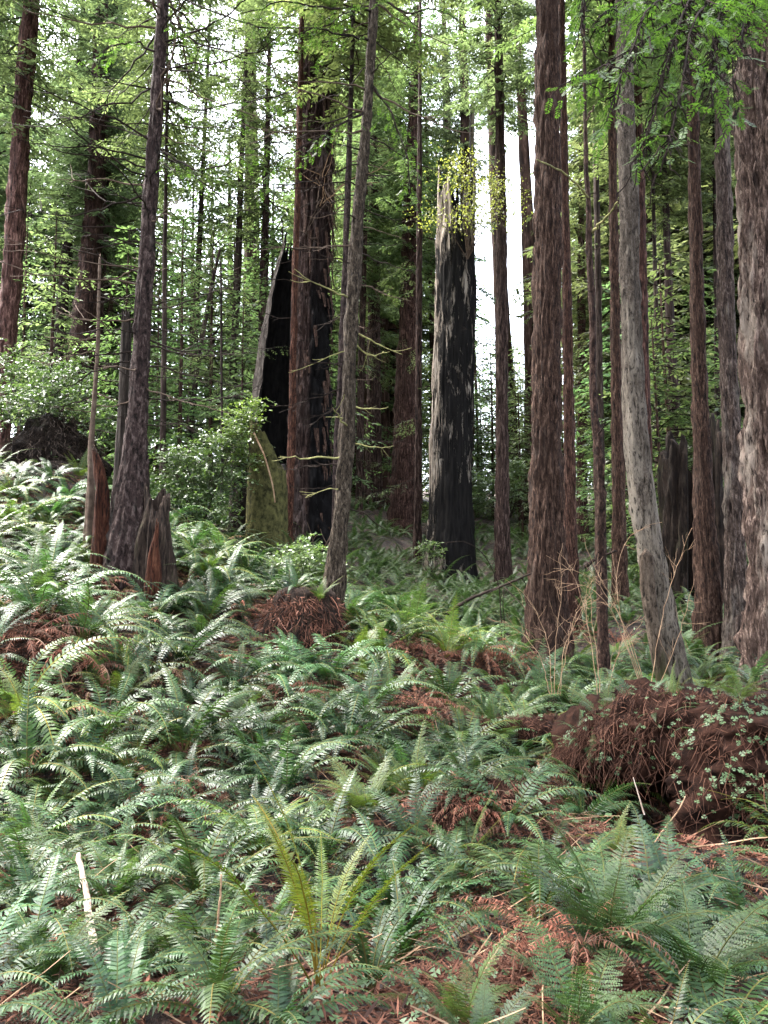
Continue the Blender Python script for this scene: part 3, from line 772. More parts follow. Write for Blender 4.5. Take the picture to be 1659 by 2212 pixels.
shell("rotten_stump", [(330, 1240, 26), (333, 1190, 18), (338, 1145, 11), (341, 1115, 6)], 11.45, lambda th: .9 + jag(th, 76, 3, .12), [M['wood_rot'], M['wood_rot']], 28, k=32, rows=40, thick=.04, amp=.6, col=(.7, .62, .58), label="reddish rotten splinter standing against the dark hollow stump half", cat="stump")
# hollow dark giant on the right
shell("hollow_redwood", [(1494, 1330, 150), (1494, 1240, 142), (1494, 1100, 134), (1492, 960, 126), (1490, 880, 122)], 19.5,
      lambda th: .86 + jag(th, 81, 3, .2), [M['darkwood'], M['darkwood']], 30, k=90, rows=60, th0=-.75, th1=math.pi + 1.1, thick=.2, amp=.16, col=(.45, .42, .4), label="hollow burnt-out redwood base, broad and dark, behind the furrowed redwood", cat="tree")
# shaggy stump under the leaning spruce
hroot, hbase = shell("shaggy_stump", [(648, 1440, 200), (652, 1390, 184), (656, 1330, 166), (660, 1275, 120), (664, 1262, 60)], 11.6, lambda th: .97 + jag(th, 91, 3, .04), [M['darkwood'], M['darkwood']], 33, k=80, rows=40, thick=.3, amp=.12, col=(.6, .5, .45), label="shaggy stump hung with brown needles under the leaning spruce", cat="stump", dip=.3)
# dark root mound, far left
mroot, mbase = shell("root_mound", [(118, 1080, 230), (118, 1020, 210), (116, 950, 150), (112, 905, 70), (112, 895, 16)], 16, lambda th: .98 + jag(th, 95, 3, .03), [M['darkwood'], M['char']], 36, k=80, rows=40, thick=.3, amp=.24, label="dark upturned root mound below the huckleberry shrub at left", cat="root mound", col=(.35, .33, .3), furrow=(3, 3, 2))


def fibres(mb, n, pick, rs, l=(.15, .6), r=.004, sway=.25, m=0):
    for _ in range(n):
        p, out_ = pick()
        L = rs.uniform(*l)
        d = unit(np.array([out_[0] * .35 + rs.normal(0, sway), out_[1] * .35 + rs.normal(0, sway), -1.0]))
        path = wander(p + out_ * .02, d, L, 4, 0, 0, .2, rs)
        tube(mb, path, np.linspace(r, r * .5, 4) * rs.uniform(.6, 1.5), 3, m, False)


# fibres on the shaggy stump
rs = np.random.default_rng(77)
mb = MB()


def pick_stump():
    a = rs.uniform(-math.pi, math.pi); f = rs.uniform(.25, 1); R = .58 * (1.1 - .35 * f)
    o_ = np.array([math.cos(a), math.sin(a), 0])
    return o_ * R * rs.uniform(.55, 1.02) ** (1 if f > .9 else 0) + np.array([0.03, 0, .98 * f]), o_


fibres(mb, 1100, pick_stump, rs, (.06, .4), .0035, .8)
n = 3500; pk_ = [pick_stump() for _ in range(n)]; pb = np.array([q[0] for q in pk_]); po = np.array([q[1] for q in pk_])
d = unit(rs.normal(0, 1, (n, 3)) - po * .5 + np.array([0, 0, -.5])); diamonds(mb, pb + po * rs.uniform(.0, .06, (n, 1)), d, unit(np.cross(d, po + rs.normal(0, .4, (n, 3)))), rs.uniform(.05, .16, n), rs.uniform(.008, .02, n))
link("hanging_needles", mb.mesh("hanging_needles", M['litter']), (0, 0, 0), hroot, kind="stuff")

# peeling bark and dead tangle on the fire-scarred redwood
froot, fbase, fr = TRUNKS['F']
rs = np.random.default_rng(78); mb = MB()
for _ in range(130):
    y = rs.uniform(60, 1150); z = P(0, y, 20)[2]
    c = np.array([np.interp(z, fr[:, 2], fr[:, k]) for k in range(2)] + [z]); R = np.interp(z, fr[:, 2], fr[:, 3])
    a = rs.uniform(-.9, .35) if rs.random() < .8 else rs.uniform(-2.6, -.8)
    o_ = np.array([math.cos(a), math.sin(a), 0]); L = rs.uniform(.3, 1.3) if y < 620 else rs.uniform(.2, .6)
    tn = np.array([-o_[1], o_[0], 0]); n = 7; s_ = np.linspace(0, 1, n)
    curl = rs.uniform(.02, .16) * (1 if y < 620 else .4)
    ctr = c - fbase[:3] + o_ * (R * 1.03) + np.outer(s_ ** 2 * curl, o_) + np.outer(-s_ * L, [0, 0, 1]) + np.outer(np.sin(s_ * 3 + a) * .02, tn)
    w_ = rs.uniform(.02, .07) * (1 - .6 * s_)
    v = np.stack([ctr - tn * w_[:, None], ctr + o_ * .012, ctr + tn * w_[:, None]], 1).reshape(-1, 3)
    i = np.arange(n - 1)[:, None] * 3 + np.arange(2)[None]
    mb.add(v, np.stack([i, i + 1, i + 4, i + 3], -1).reshape(-1, 4))
o = link("peeling_bark", mb.mesh("peeling_bark", M['redwood']), (0, 0, 0), froot, kind="stuff"); o.color = (1.2, 1.1, 1.1, 1)
for i in range(26):
    x, y = rs.uniform(690, 728), rs.uniform(360, 470)
    p = P(x, y, 20) - fbase[:3]; p[1] -= .42
    d = unit(np.array([rs.normal(.1, .4), rs.normal(-.2, .2), -1 if i % 3 else .2]))
    mb = MB(); tube(mb, wander(p, d, rs.uniform(.5, 1.5), 9, 0, 0, .28, rs), np.linspace(.014, .005, 9), 5)
    o = link("dead_twig", mb.mesh("dead_twig", M['twig_tan'] if i % 3 == 0 else M['twig']), (0, 0, 0), froot)
# buttress bark shreds at its foot, twigs leaning there
for i in range(7):
    p = P(rs.uniform(650, 720), 1190, 19.0) - fbase[:3]
    mb = MB(); tube(mb, wander(p, unit(np.array([rs.normal(0, .6), -.1, .8])), rs.uniform(.5, 1.1), 6, .1, 0, .12, rs), np.linspace(.015, .007, 6), 5)
    link("dead_twig", mb.mesh("dead_twig", M['twig']), (0, 0, 0), froot)

# crooked tree: its forked bare branch
nroot, nbase, nr_ = TRUNKS['N']
for pth, r0, mt in (([(1272, 428), (1250, 402), (1228, 380), (1192, 358), (1160, 345)], .02, 'twig_moss'), ([(1280, 502), (1296, 484), (1316, 462), (1334, 436)], .024, 'twig_moss'), ([(1266, 262), (1278, 240), (1290, 220)], .018, 'twig'),
                    ([(1274, 560), (1262, 545), (1256, 520)], .01, 'twig'), ([(1290, 940), (1302, 925), (1308, 905)], .014, 'twig_dark')):
    pa = resample([P(x, y, 13 - .5 * k) - nbase[:3] for k, (x, y) in enumerate(pth)], 14); pa[1:-1] += rs.normal(0, .008, (12, 3))
    mb = MB(); tube(mb, pa, np.linspace(r0, r0 * .5, 14), 6); link("dead_branch", mb.mesh("dead_branch", M[mt]), (0, 0, 0), nroot)
# pale spruce: second stem at the fork of its foot
proot, pbase, pr = TRUNKS['P']
mb_pts = np.array([(*P(x, y, 11.2), w / 2 / FPX * 11.3) for x, y, w in [(1452, 1560, 34), (1440, 1500, 32), (1424, 1430, 31), (1408, 1340, 32), (1398, 1260, 34), (1395, 1200, 30)]])
me, _ = trunk_mesh("second_stem", mb_pts, pbase, M['pale'], 61, 40, .06, .08, 10, .1)
link("second_stem", me, (0, 0, 0), proot).color = (.8, .72, .66, 1)


# ------------------------------------------------------------------ leafy boughs hanging into view
def bough(root, base, pth, r0, seed, leafy=.9, twig=.45, step=.085, cl=.19, pairs=8, dead=0.0, sag=.5):
    rs = np.random.default_rng(seed)
    pa = resample([P(*q) - base[:3] for q in pth], 16); pa[1:-1] += rs.normal(0, .012, (14, 3))
    mb = MB(); tube(mb, pa, np.linspace(r0, r0 * .3, 16), 6)
    for _ in range(int(dead)):
        i0 = rs.integers(2, 15); d = unit(np.array([rs.normal(0, .5), rs.normal(0, .5), -1]))
        tube(mb, wander(pa[i0] + (pa[min(15, i0 + 1)] - pa[i0]) * rs.random(), d, rs.uniform(.08, .32), 6, 0, 0, .5, rs), np.linspace(.008, .004, 6), 4)
    bo = link("bough", mb.mesh("bough", M['twig_dark']), (0, 0, 0), root)
    mb = MB(); branch_with_sprays(mb, mb, pa, 0, rs, leafy, twig, step, cl, pairs, .12, sag)
    link("foliage", mb.mesh("foliage", [M['bough'], M['twig_dark']]), (0, 0, 0), bo)


tr_, tb_, _ = TRUNKS['T']
for i, (pth, kw) in enumerate([
    ([(1640, -160, 9.2), (1530, -60, 7.2), (1478, 10, 6.3), (1446, 115, 6), (1416, 280, 5.9), (1372, 350, 5.9)], dict(dead=180, twig=.34)),
    ([(1640, -150, 9.2), (1600, -60, 7.2), (1560, 20, 6.3), (1529, 115, 6.1), (1540, 230, 6)], dict(dead=150, twig=.4)),
    ([(1640, -200, 9.2), (1450, -120, 7.5), (1270, -60, 6.6), (1246, 10, 6.4), (1256, 75, 6.4)], dict(dead=120, twig=.22, leafy=.5)),
    ([(1640, -160, 9.2), (1500, -60, 7.2), (1400, 10, 6.2), (1352, 130, 5.9), (1310, 262, 5.8)], dict(dead=60, twig=.36)),
    ([(1640, -140, 9.2), (1520, -20, 7.0), (1430, 60, 6.2), (1330, 125, 5.9), (1205, 188, 5.8)], dict(dead=60, twig=.34)),
    ([(1650, -100, 9.2), (1620, 0, 7.2), (1600, 80, 6.6), (1570, 190, 6.4), (1590, 260, 6.4)], dict(dead=60, twig=.4)),
    ([(1640, -120, 9.2), (1560, -30, 7.0), (1500, 40, 6.1), (1470, 180, 5.8), (1440, 330, 5.7)], dict(dead=150, twig=.36)),
    ([(1650, -160, 9.2), (1560, -80, 7.6), (1440, -30, 6.8), (1340, 0, 6.4), (1290, 40, 6.3)], dict(dead=60, twig=.4)),
    ([(1650, -60, 9.3), (1600, 40, 7.6), (1480, 60, 7.0), (1400, 40, 6.6)], dict(dead=30, twig=.4)),
]): bough(tr_, tb_, pth, .017, 700 + i, **kw)
dr_, db_, _ = TRUNKS['D']
for i, pth in enumerate([[(350, 30, 12), (420, 90, 11.6), (520, 120, 11.3), (600, 150, 11.1)], [(340, 210, 12), (430, 240, 11.7), (520, 220, 11.5), (640, 200, 11.3)], [(345, 120, 12), (300, 90, 11.8), (240, 100, 11.6), (190, 130, 11.5)],
                         [(330, 310, 12), (420, 370, 11.6), (500, 350, 11.4), (590, 300, 11.3)], [(352, -20, 12), (450, 20, 11.4), (560, 60, 11), (680, 60, 10.8)]]): bough(dr_, db_, pth, .02, 730 + i, twig=.6, step=.12, cl=.14, leafy=.85, pairs=5)
hr_, hb_, _ = TRUNKS['H']
for i, pth in enumerate([[(802, 90, 12), (740, 70, 11.6), (660, 60, 11.3), (600, 110, 11.1)], [(792, 240, 12), (700, 290, 11.5), (610, 340, 11.3), (560, 400, 11.2)], [(800, 180, 12), (850, 250, 11.8), (880, 340, 11.7), (885, 420, 11.7)],
                         [(810, -10, 12), (880, 30, 11.7), (950, 20, 11.5), (1010, 60, 11.4)], [(812, 20, 12), (720, 20, 11.4), (620, 0, 11), (520, 30, 10.8)]]): bough(hr_, hb_, pth, .02, 750 + i, twig=.62, step=.12, cl=.14, leafy=.85, pairs=5)

# yellow sprig tree growing on the charred snag
yroot = empty("vine_maple", P(1010, 560, 22.2), "yellow-leaved sprig growing at the broken top of the charred snag", "plant")
rs = np.random.default_rng(88); mbs, mbl = MB(), MB(); yb = np.array(yroot.location)
for (x, y) in [(1000, 350), (985, 365), (1060, 410), (1085, 400), (1040, 450), (1075, 470), (1020, 470), (930, 470), (1095, 440), (1010, 400)]:
    pa = resample([P(1010, 560, 22.4) - yb, (P(1010, 520, 22.2) + P(x, y, 22.0)) / 2 - yb, P(x, y, 21.8 + rs.uniform(-.4, .4)) - yb], 8)
    tube(mbs, pa, np.linspace(.02, .006, 8), 4)
    n = 240; b = pa[-1] + rs.normal(0, 1, (n, 3)) * np.array([.36, .36, .18]); d = unit(rs.normal(0, 1, (n, 3)) + np.array([0, 0, -.4]))
    diamonds(mbl, b, d, unit(np.cross(d, rs.normal(0, 1, (n, 3)))), rs.uniform(.05, .1, n), rs.uniform(.03, .055, n))
link("stem", mbs.mesh("stem", M['twig']), (0, 0, 0), yroot)
link("foliage", mbl.mesh("foliage", M['yellow']), (0, 0, 0), yroot)

# ------------------------------------------------------------------ far conifers: the green wall
GAPS = [(1022, 1068, 520, 800), (1092, 1152, 300, 820), (1120, 1165, 0, 200), (480, 560, -40, 110), (52, 105, 270, 480), (272, 300, 430, 560), (340, 420, 320, 410), (420, 520, 180, 250), (0, 32, 320, 430), (560, 645, -20, 60), (930, 960, 60, 200), (1232, 1252, 680, 750)]
IVALS = [(-400, 60, "at the far left beyond the pinkish edge redwood"), (60, 250, "behind the broad dark redwood and root mound"), (250, 400, "behind the stump-grown spruce"), (400, 560, "behind the green shrub and thin poles"),
         (560, 720, "behind the fire-scarred redwood"), (720, 840, "behind the leaning flaky spruce"), (840, 930, "behind the broad shaded redwood"), (930, 1100, "between the charred snag and the sky gap"),
         (1100, 1240, "behind the fused knobby redwoods"), (1240, 1340, "behind the crooked thin tree"), (1340, 1430, "behind the pale grey spruce"), (1430, 1560, "above the hollow dark giant"), (1560, 2200, "behind the thick shaggy edge redwood")]


def far_label(px, kind):
    for a, b, s in IVALS:
        if a <= px < b: return f"{kind} {s}", f"far conifers {s}"
    return f"{kind} in the green wall of forest", "far conifers"


ftm = MB(); z_ = np.linspace(0, 1, 30)
FT = []
for s in range(3):
    pts = np.stack([.12 * np.sin(z_ * 3 + s), .1 * np.cos(z_ * 2.3 + s) - .1, z_ * 20, .16 * (1 - z_) ** .8 + .02], 1)
    me, _ = trunk_mesh("trunk", pts, np.array([0, 0, 0, 0.]), M['far'], 90 + s, 20, .6, .08, 0, .3)
    FT.append(me)


def far_tree(px, Y, ht, start, seed, small=False, name="conifer"):
    p = P(px, 1100, Y); z = float(gz(p[0], p[1])); p[2] = z - .3
    lab, grp = far_label(px, "young low-limbed conifer" if small else "tall green conifer")
    root = empty(name, p, lab, "tree", grp)
    rs = np.random.default_rng(seed)
    t = link("trunk", FT[seed % 3], (0, 0, 0), root); t.scale = (ht / 20 * (1.0 if small else 1.75),) * 2 + (ht / 20,); k_ = rs.uniform(.8, 1.5); t.color = (k_ * 1.2, k_, k_ * .92, 1)
    src = SMALLC[seed % 3] if small else CROWNS[seed % 5]
    h0 = [7, 9, 6][seed % 3] if small else [20, 22, 18, 20, 24][seed % 5]
    c = link("crown", src, (0, 0, ht * start), root)
    s = ht * (1 - start) / h0; w_ = s * rs.uniform(.85, 1.1) if small else max(s, .85) * rs.uniform(.85, 1.15)
    c.scale = (w_, w_, s); c.rotation_euler = (0, 0, rs.uniform(0, 6.28))
    g = rs.uniform(.5, 1.4); c.color = (g * rs.uniform(.85, 1.15), g, g * rs.uniform(.8, 1.15), 1)
    if small:
        k_ = .65 if px > 1370 else 1.0; c.color = (k_ * rs.uniform(.85, 1.15), k_ * rs.uniform(.95, 1.25), k_ * rs.uniform(.85, 1.2), 1)
    return root


rs = np.random.default_rng(123); cnt = 0; tries = 0; placed = []
while cnt < 66 and tries < 9000:
    tries += 1
    Y = rs.uniform(32, 66); px = rs.uniform(-150, 1820)
    ht = rs.uniform(18, 38) + Y * .12; start = rs.uniform(.04, .22)
    p = P(px, 1100, Y); z = float(gz(p[0], p[1]))
    rad = 2.6 * max(ht * (1 - start) / 21, .85) * FPX / Y * .8
    ytop = px_of(np.array([[p[0], p[1], z + ht]]))[1][0]; ybot = px_of(np.array([[p[0], p[1], z + ht * start]]))[1][0]
    bad = any(px + rad * (.75 if (b - a) > 40 else .4) > a and px - rad * (.75 if (b - a) > 40 else .4) < b and ytop < d and ybot > c_ for a, b, c_, d in GAPS)
    if bad: continue
    if any(abs(px - q[0]) < 26 and abs(Y - q[1]) < 5 for q in placed): continue
    if any(math.hypot(p[0] - x, p[1] - y) < 1.2 for x, y, _ in TRUNK_XY): continue
    if 985 < px < 1330 and Y < 52: continue
    placed.append((px, Y)); far_tree(px, Y, ht, start, cnt + 7); cnt += 1
for i, (px_, Y_, h_, st_) in enumerate([(1000, 44, 36, .46), (1140, 48, 40, .62), (1085, 54, 44, .62), (960, 50, 38, .3), (520, 46, 40, .5)]): far_tree(px_, Y_, h_, st_, 600 + i)
for i, (x_, y_) in enumerate([(-7.5, 9.6), (-6.6, 5.6), (-9.6, 2.5)]):  # unseen redwoods, added so their crowns shade the nearest ferns
    p_ = np.array([x_, y_, float(gz(x_, y_)) - .3])
    root = empty("redwood_tree", p_, ["tall unseen redwood added outside the left edge for its shade", "unseen redwood added to shade the nearest ferns", "unseen redwood added beside the viewer for its shade"][i], "tree")
    t_ = link("trunk", FT[i], (0, 0, 0), root); t_.scale = (2.2, 2.2, 1.6)
    c_ = link("crown", CROWNS[i + 1], (0, 0, 13), root); c_.rotation_euler = (0, 0, i * 2.0)
# low trees with their tops under the bright gap, and young trees between the trunks
for i, (px, Y, ht) in enumerate([(1040, 62, 11), (1110, 58, 12), (1065, 70, 13), (1130, 66, 12), (1090, 48, 8), (1032, 46, 7), (1118, 75, 15), (1120, 44, 9.5), (1012, 55, 11),
                                 (380, 24, 9), (450, 26, 9.5), (600, 26, 10), (330, 27, 8), (520, 22, 6.5), (90, 21, 8), (30, 25, 9), (260, 23, 8), (935, 31, 7.5),
                                 (1425, 21.6, 8), (1450, 22.5, 9.5), (1400, 25, 9), (1290, 30, 8), (1350, 30, 11), (1530, 22, 9), (1580, 24, 9), (160, 32, 12), (690, 30, 12), (1240, 40, 8), (1470, 28, 12)] + [(px_, Y_, h_) for px_, Y_, h_ in zip(range(-60, 640, 46), [36, 44, 33, 40] * 4, [15, 17, 13, 18, 14] * 4)] + [(px_, Y_, h_) for px_, Y_, h_ in zip(np.linspace(-120, 1780, 62), [52, 40, 58, 46, 64, 36, 50] * 9, [15, 9, 18, 11, 16, 8, 14] * 9)]):
    far_tree(px, Y, ht, .12, 400 + i, True, "young_conifer")


# ------------------------------------------------------------------ ferns
def frond_arrays(kind, seed, m_leaf=0, m_stem=1):
    """one frond from the origin, arching in the +x direction; unit length about 1 m"""
    rs = np.random.default_rng(seed); mb = MB()
    if kind == 'sword': n, L, e0, e1, wmax, stipe = 32, rs.uniform(.85, 1.1), rs.uniform(.75, 1.2), rs.uniform(-1.2, -.2), .09, .13
    elif kind == 'upright': n, L, e0, e1, wmax, stipe = 42, rs.uniform(.95, 1.15), rs.uniform(1.2, 1.5), rs.uniform(.3, 1.2), .06, .4
    elif kind == 'strap': n, L, e0, e1, wmax, stipe = 36, rs.uniform(.6, .85), rs.uniform(.9, 1.35), rs.uniform(-1.35, -.5), .036, .08
    elif kind == 'lady': n, L, e0, e1, wmax, stipe = 22, rs.uniform(.8, 1.05), rs.uniform(.9, 1.3), rs.uniform(-.5, .4), .17, .2
    else: n, L, e0, e1, wmax, stipe = 26, rs.uniform(.7, .95), rs.uniform(.3, 1.15), rs.uniform(-1.5, -1.1), .06, .1
    K = 22; s = np.linspace(0, 1, K)
    el = e0 + (e1 - e0) * s ** 1.25 + np.cumsum(rs.normal(0, .03, K))
    az = np.cumsum(rs.normal(0, .022, K))
    d = np.stack([np.cos(el) * np.cos(az), np.cos(el) * np.sin(az), np.sin(el)], 1)
    path = np.concatenate([[[0, 0, 0]], np.cumsum((d[:-1] + d[1:]) / 2 * (L / (K - 1)), 0)])
    tube(mb, path, np.linspace(.0052, .0016, K), 3, m_stem, False)
    f = stipe + (1 - stipe) * (np.arange(n) + .5) / n
    if kind == 'dead': f = f[rs.random(n) < .8]
    x = f * (K - 1); i0 = np.minimum(x.astype(int), K - 2); w = (x - i0)[:, None]
    p = path[i0] * (1 - w) + path[i0 + 1] * w
    t = unit(path[i0 + 1] - path[i0])
    side0 = unit(np.cross(t, np.array([0, 0, 1.0]) + rs.normal(0, .02, 3))); up = np.cross(side0, t)
    g = (f - stipe) / (1 - stipe)
    if kind == 'lady': prof = np.minimum(1, .55 + g * 1.9) * (1 - g) ** .8 * 1.1
    elif kind == 'strap': prof = np.minimum(1, g * 5 + .2) * (1 - g ** 3.5)
    else: prof = np.minimum(1, .72 + g * 1.6) * (1 - g ** 2.6) * 1.04
    prof = np.maximum(prof, .05) * wmax
    roll = rs.normal(0, .25)
    for sg in (-1, 1):
        m = len(f); sway = rs.normal(0, .09, (m, 1))
        sweep = .22 + .35 * g[:, None] + (.1 if kind == 'lady' else 0)
        dr = {'sword': -.12, 'upright': .05, 'strap': .05, 'lady': -.1, 'dead': -.9}[kind]
        dd = unit(side0 * sg * math.cos(roll * sg) + t * (sweep + sway) + up * (dr + roll * .5 * sg) + rs.normal(0, .07 if kind != 'dead' else .3, (m, 3)))
        l = prof * rs.uniform(.9, 1.08, m)
        if kind == 'lady':
            # each pinna carries its own row of lobes
            q = 9
            for k in range(q):
                h = (k + .4) / q
                bp_ = p + dd * (l * h)[:, None] + np.array([0, 0, -1.0]) * (l * .12 * h * h)[:, None]
                for s2 in (-1, 1):
                    sd2 = unit(np.cross(dd, up)) * s2
                    d2 = unit(dd * .55 + sd2)
                    diamonds(mb, bp_, d2, unit(np.cross(up, d2)), l * .24 * (1 - h) ** .7 + .003, l * .1, m_leaf)
            continue
        b = {'sword': .0108, 'upright': .0062, 'strap': .009, 'dead': .008}[kind]
        if kind == 'dead': b = .008
        wd = unit(np.cross(up, dd)) * b * (.55 + .45 * prof / wmax)[:, None]
        mid = p + dd * (l * .5)[:, None] + up * (l * .05)[:, None]
        tip = p + dd * l[:, None] - up * (l * rs.uniform(.05, .22, m))[:, None] + t * (l * .1)[:, None]
        v = np.stack([p - wd, p + wd * .7, mid + wd * .8, mid - wd * .8, tip], 1).reshape(-1, 3)
        o5 = np.arange(m)[:, None] * 5
        mb.add(v, o5 + np.array([[0, 1, 2, 3]]), o5 + np.array([[3, 2, 4]]), m_leaf)
    return mb


FMAT = {'sword': 'fern', 'upright': 'lady', 'strap': 'fern', 'lady': 'lady', 'dead': 'deadleaf'}
FROND = {}
for kind, cnt_ in (('sword', 12), ('upright', 5), ('strap', 6), ('lady', 7), ('dead', 6)):
    FROND[kind] = []
    for i in range(cnt_):
        mb = frond_arrays(kind, 900 + i * 7 + len(kind))
        FROND[kind].append((mb.mesh("frond", [M[FMAT[kind]], M['fernstem'] if kind != 'dead' else M['twig']]), mb.arrays()))


def fern_layout(kind, rs, n):
    """list of (variant, azimuth, extra tilt, scale)"""
    out_ = []
    a0 = rs.uniform(0, 6.28)
    for i in range(n):
        ring = i / n
        out_.append((int(rs.integers(0, len(FROND[kind]))), a0 + i * 2.39996 + rs.normal(0, .25), rs.normal(0, .14) + (.32 if ring > .75 else 0), rs.uniform(.75, 1.12) * (.82 if ring > .8 else 1)))
    return out_


def rot_frond(v, az, tilt, s):
    c, sn = math.cos(-tilt), math.sin(-tilt)           # tilt: lift the frond towards vertical
    x, y, z = v[:, 0] * s, v[:, 1] * s, v[:, 2] * s
    x, z = x * c + z * sn, -x * sn + z * c
    ca, sa = math.cos(az), math.sin(az)
    return np.stack([x * ca - y * sa, x * sa + y * ca, z], 1)


def whole_fern(kind, seed, n, deads=0):
    rs = np.random.default_rng(seed); mb = MB()
    for (vi, az, ti, s) in fern_layout(kind, rs, n):
        v, q, t, qm, tm = FROND[kind][vi][1]
        nb = mb.n; mb.v.append(rot_frond(v, az, ti, s)); mb.n += len(v)
        mb.q.append(q + nb); mb.qm.append(qm); mb.t.append(t + nb); mb.tm.append(tm)
    for i in range(deads):
        v, q, t, qm, tm = FROND['dead'][i % 6][1]
        nb = mb.n; mb.v.append(rot_frond(v, rs.uniform(0, 6.28), -.3, .9)); mb.n += len(v)
        mb.q.append(q + nb); mb.qm.append(qm * 0 + 2); mb.t.append(t + nb); mb.tm.append(tm * 0 + 2)
    return mb


WHOLE = {k: [whole_fern(k, 60 + i, n, dd).mesh("sword_fern", [M[FMAT[k]], M['fernstem'], M['deadleaf']]) for i in range(c)] for k, n, c, dd in (('sword', 15, 9, 3), ('lady', 9, 4, 0), ('dead', 14, 3, 0), ('strap', 16, 2, 2))}

# landmarks that the labels name
LM = [(185, 1950, "the pale broken stick"), (690, 2060, "the golden upright fern"), (870, 2010, "the glossy strap fern"), (1400, 1760, "the dark hole under the root mass"), (1580, 1640, "the clover-covered root mass"),
      (1090, 1590, "the needle-covered fallen log"), (640, 1350, "the shaggy stump"), (730, 1290, "the leaning flaky spruce"), (290, 1190, "the stump-grown spruce"), (120, 1010, "the dark root mound"), (575, 1140, "the mossy slab"),
      (670, 1180, "the fire-scarred redwood"), (975, 1250, "the charred snag"), (1086, 1260, "the sky-gap redwood"), (1180, 1420, "the thick knobby redwood"), (1303, 1450, "the crooked thin tree"), (1465, 1510, "the pale grey spruce"),
      (1530, 1390, "the furrowed redwood"), (1650, 1460, "the shaggy edge redwood"), (1230, 1480, "the bare tan canes"), (1050, 1280, "the slanting fallen branch"), (430, 1080, "the green shrub"), (650, 1230, "the low huckleberry"),
      (900, 1180, "the broad shaded redwood"), (1210, 2130, "the bottom litter mound"), (60, 1480, "the brown bank by the left edge"), (90, 2180, "the bottom left corner"), (1600, 2160, "the bottom right corner"),
      (480, 2180, "the middle bottom edge"), (960, 1790, "the litter bank"), (420, 1640, "the open needle patch"), (150, 1720, "the pale twig bundle"), (800, 1500, "the big arching fern")]
ORD = ["", "second ", "third ", "fourth ", "fifth ", "sixth ", "seventh ", "eighth ", "ninth ", "tenth ", "eleventh ", "twelfth "]
FERNS = []          # (object, px, py, size word, tone word, kind word, dist)


def add_fern(kind, x, y, sc_, rot, tone, hero, n=14, zoff=-.03, zabs=None):
    z = float(gz(x, y)) + zoff if zabs is None else zabs
    nm = {'sword': 'sword_fern', 'upright': 'golden_fern', 'strap': 'strap_fern', 'lady': 'lady_fern', 'dead': 'dead_fern'}[kind]
    rs = np.random.default_rng(int(abs(x * 971 + y * 333)) % 99991)
    if hero:
        root = link(nm, None, (x, y, z)); root.empty_display_size = .1
        for (vi, az, ti, s) in fern_layout(kind, rs, n):
            o = link("frond", FROND[kind][vi][0], (0, 0, 0), root)
            o.rotation_euler = Euler((0, -ti, az), 'XYZ'); o.scale = (s, s, s); k_ = rs.uniform(.75, 1.25); o.color = (tone[0] * k_ * rs.uniform(.9, 1.25), tone[1] * k_, tone[2] * k_, 1)
        for _ in range(int(rs.integers(1, 5)) if kind in ('sword', 'lady') else 3 if kind == 'upright' else 0):
            o = link("dead_frond", FROND['dead'][rs.integers(0, 6)][0], (0, 0, 0), root); s = rs.uniform(.7, 1.0)
            o.rotation_euler = Euler((0, rs.uniform(.0, .35), rs.uniform(0, 6.28)), 'XYZ'); o.scale = (s, s, s)
    else:
        root = link(nm, WHOLE[kind][rs.integers(0, len(WHOLE[kind]))], (x, y, z)); root.color = (*tone, 1)
    root.scale = (sc_,) * 3
    # clumps lean with the slope
    e = .4; gxn = float(gz(x + e, y) - gz(x - e, y)) / (2 * e); gyn = float(gz(x, y + e) - gz(x, y - e)) / (2 * e)
    nrm = Vector((-gxn * .5, -gyn * .5, 1)).normalized()
    root.rotation_mode = 'QUATERNION'
    root.rotation_quaternion = nrm.to_track_quat('Z', 'Y') @ Euler((0, 0, rot)).to_quaternion()
    qx, qy = px_of(np.array([[x, y, z + .15]]))
    FERNS.append((root, qx[0], qy[0], sc_, tone, kind, y))
    TAKEN.append((x, y, (.55 if kind == 'upright' else .4 if kind == 'strap' else .2) * sc_ if kind != 'dead' else .12))


TAKEN = []


def ground_hit(px, py):
    d = P(px, py, 1.0)
    Ys = np.linspace(2.5, 80, 1600)
    zz = gz(d[0] * Ys, Ys) - d[2] * Ys
    i = np.argmax(zz > 0)
    return d[0] * Ys[i], Ys[i]


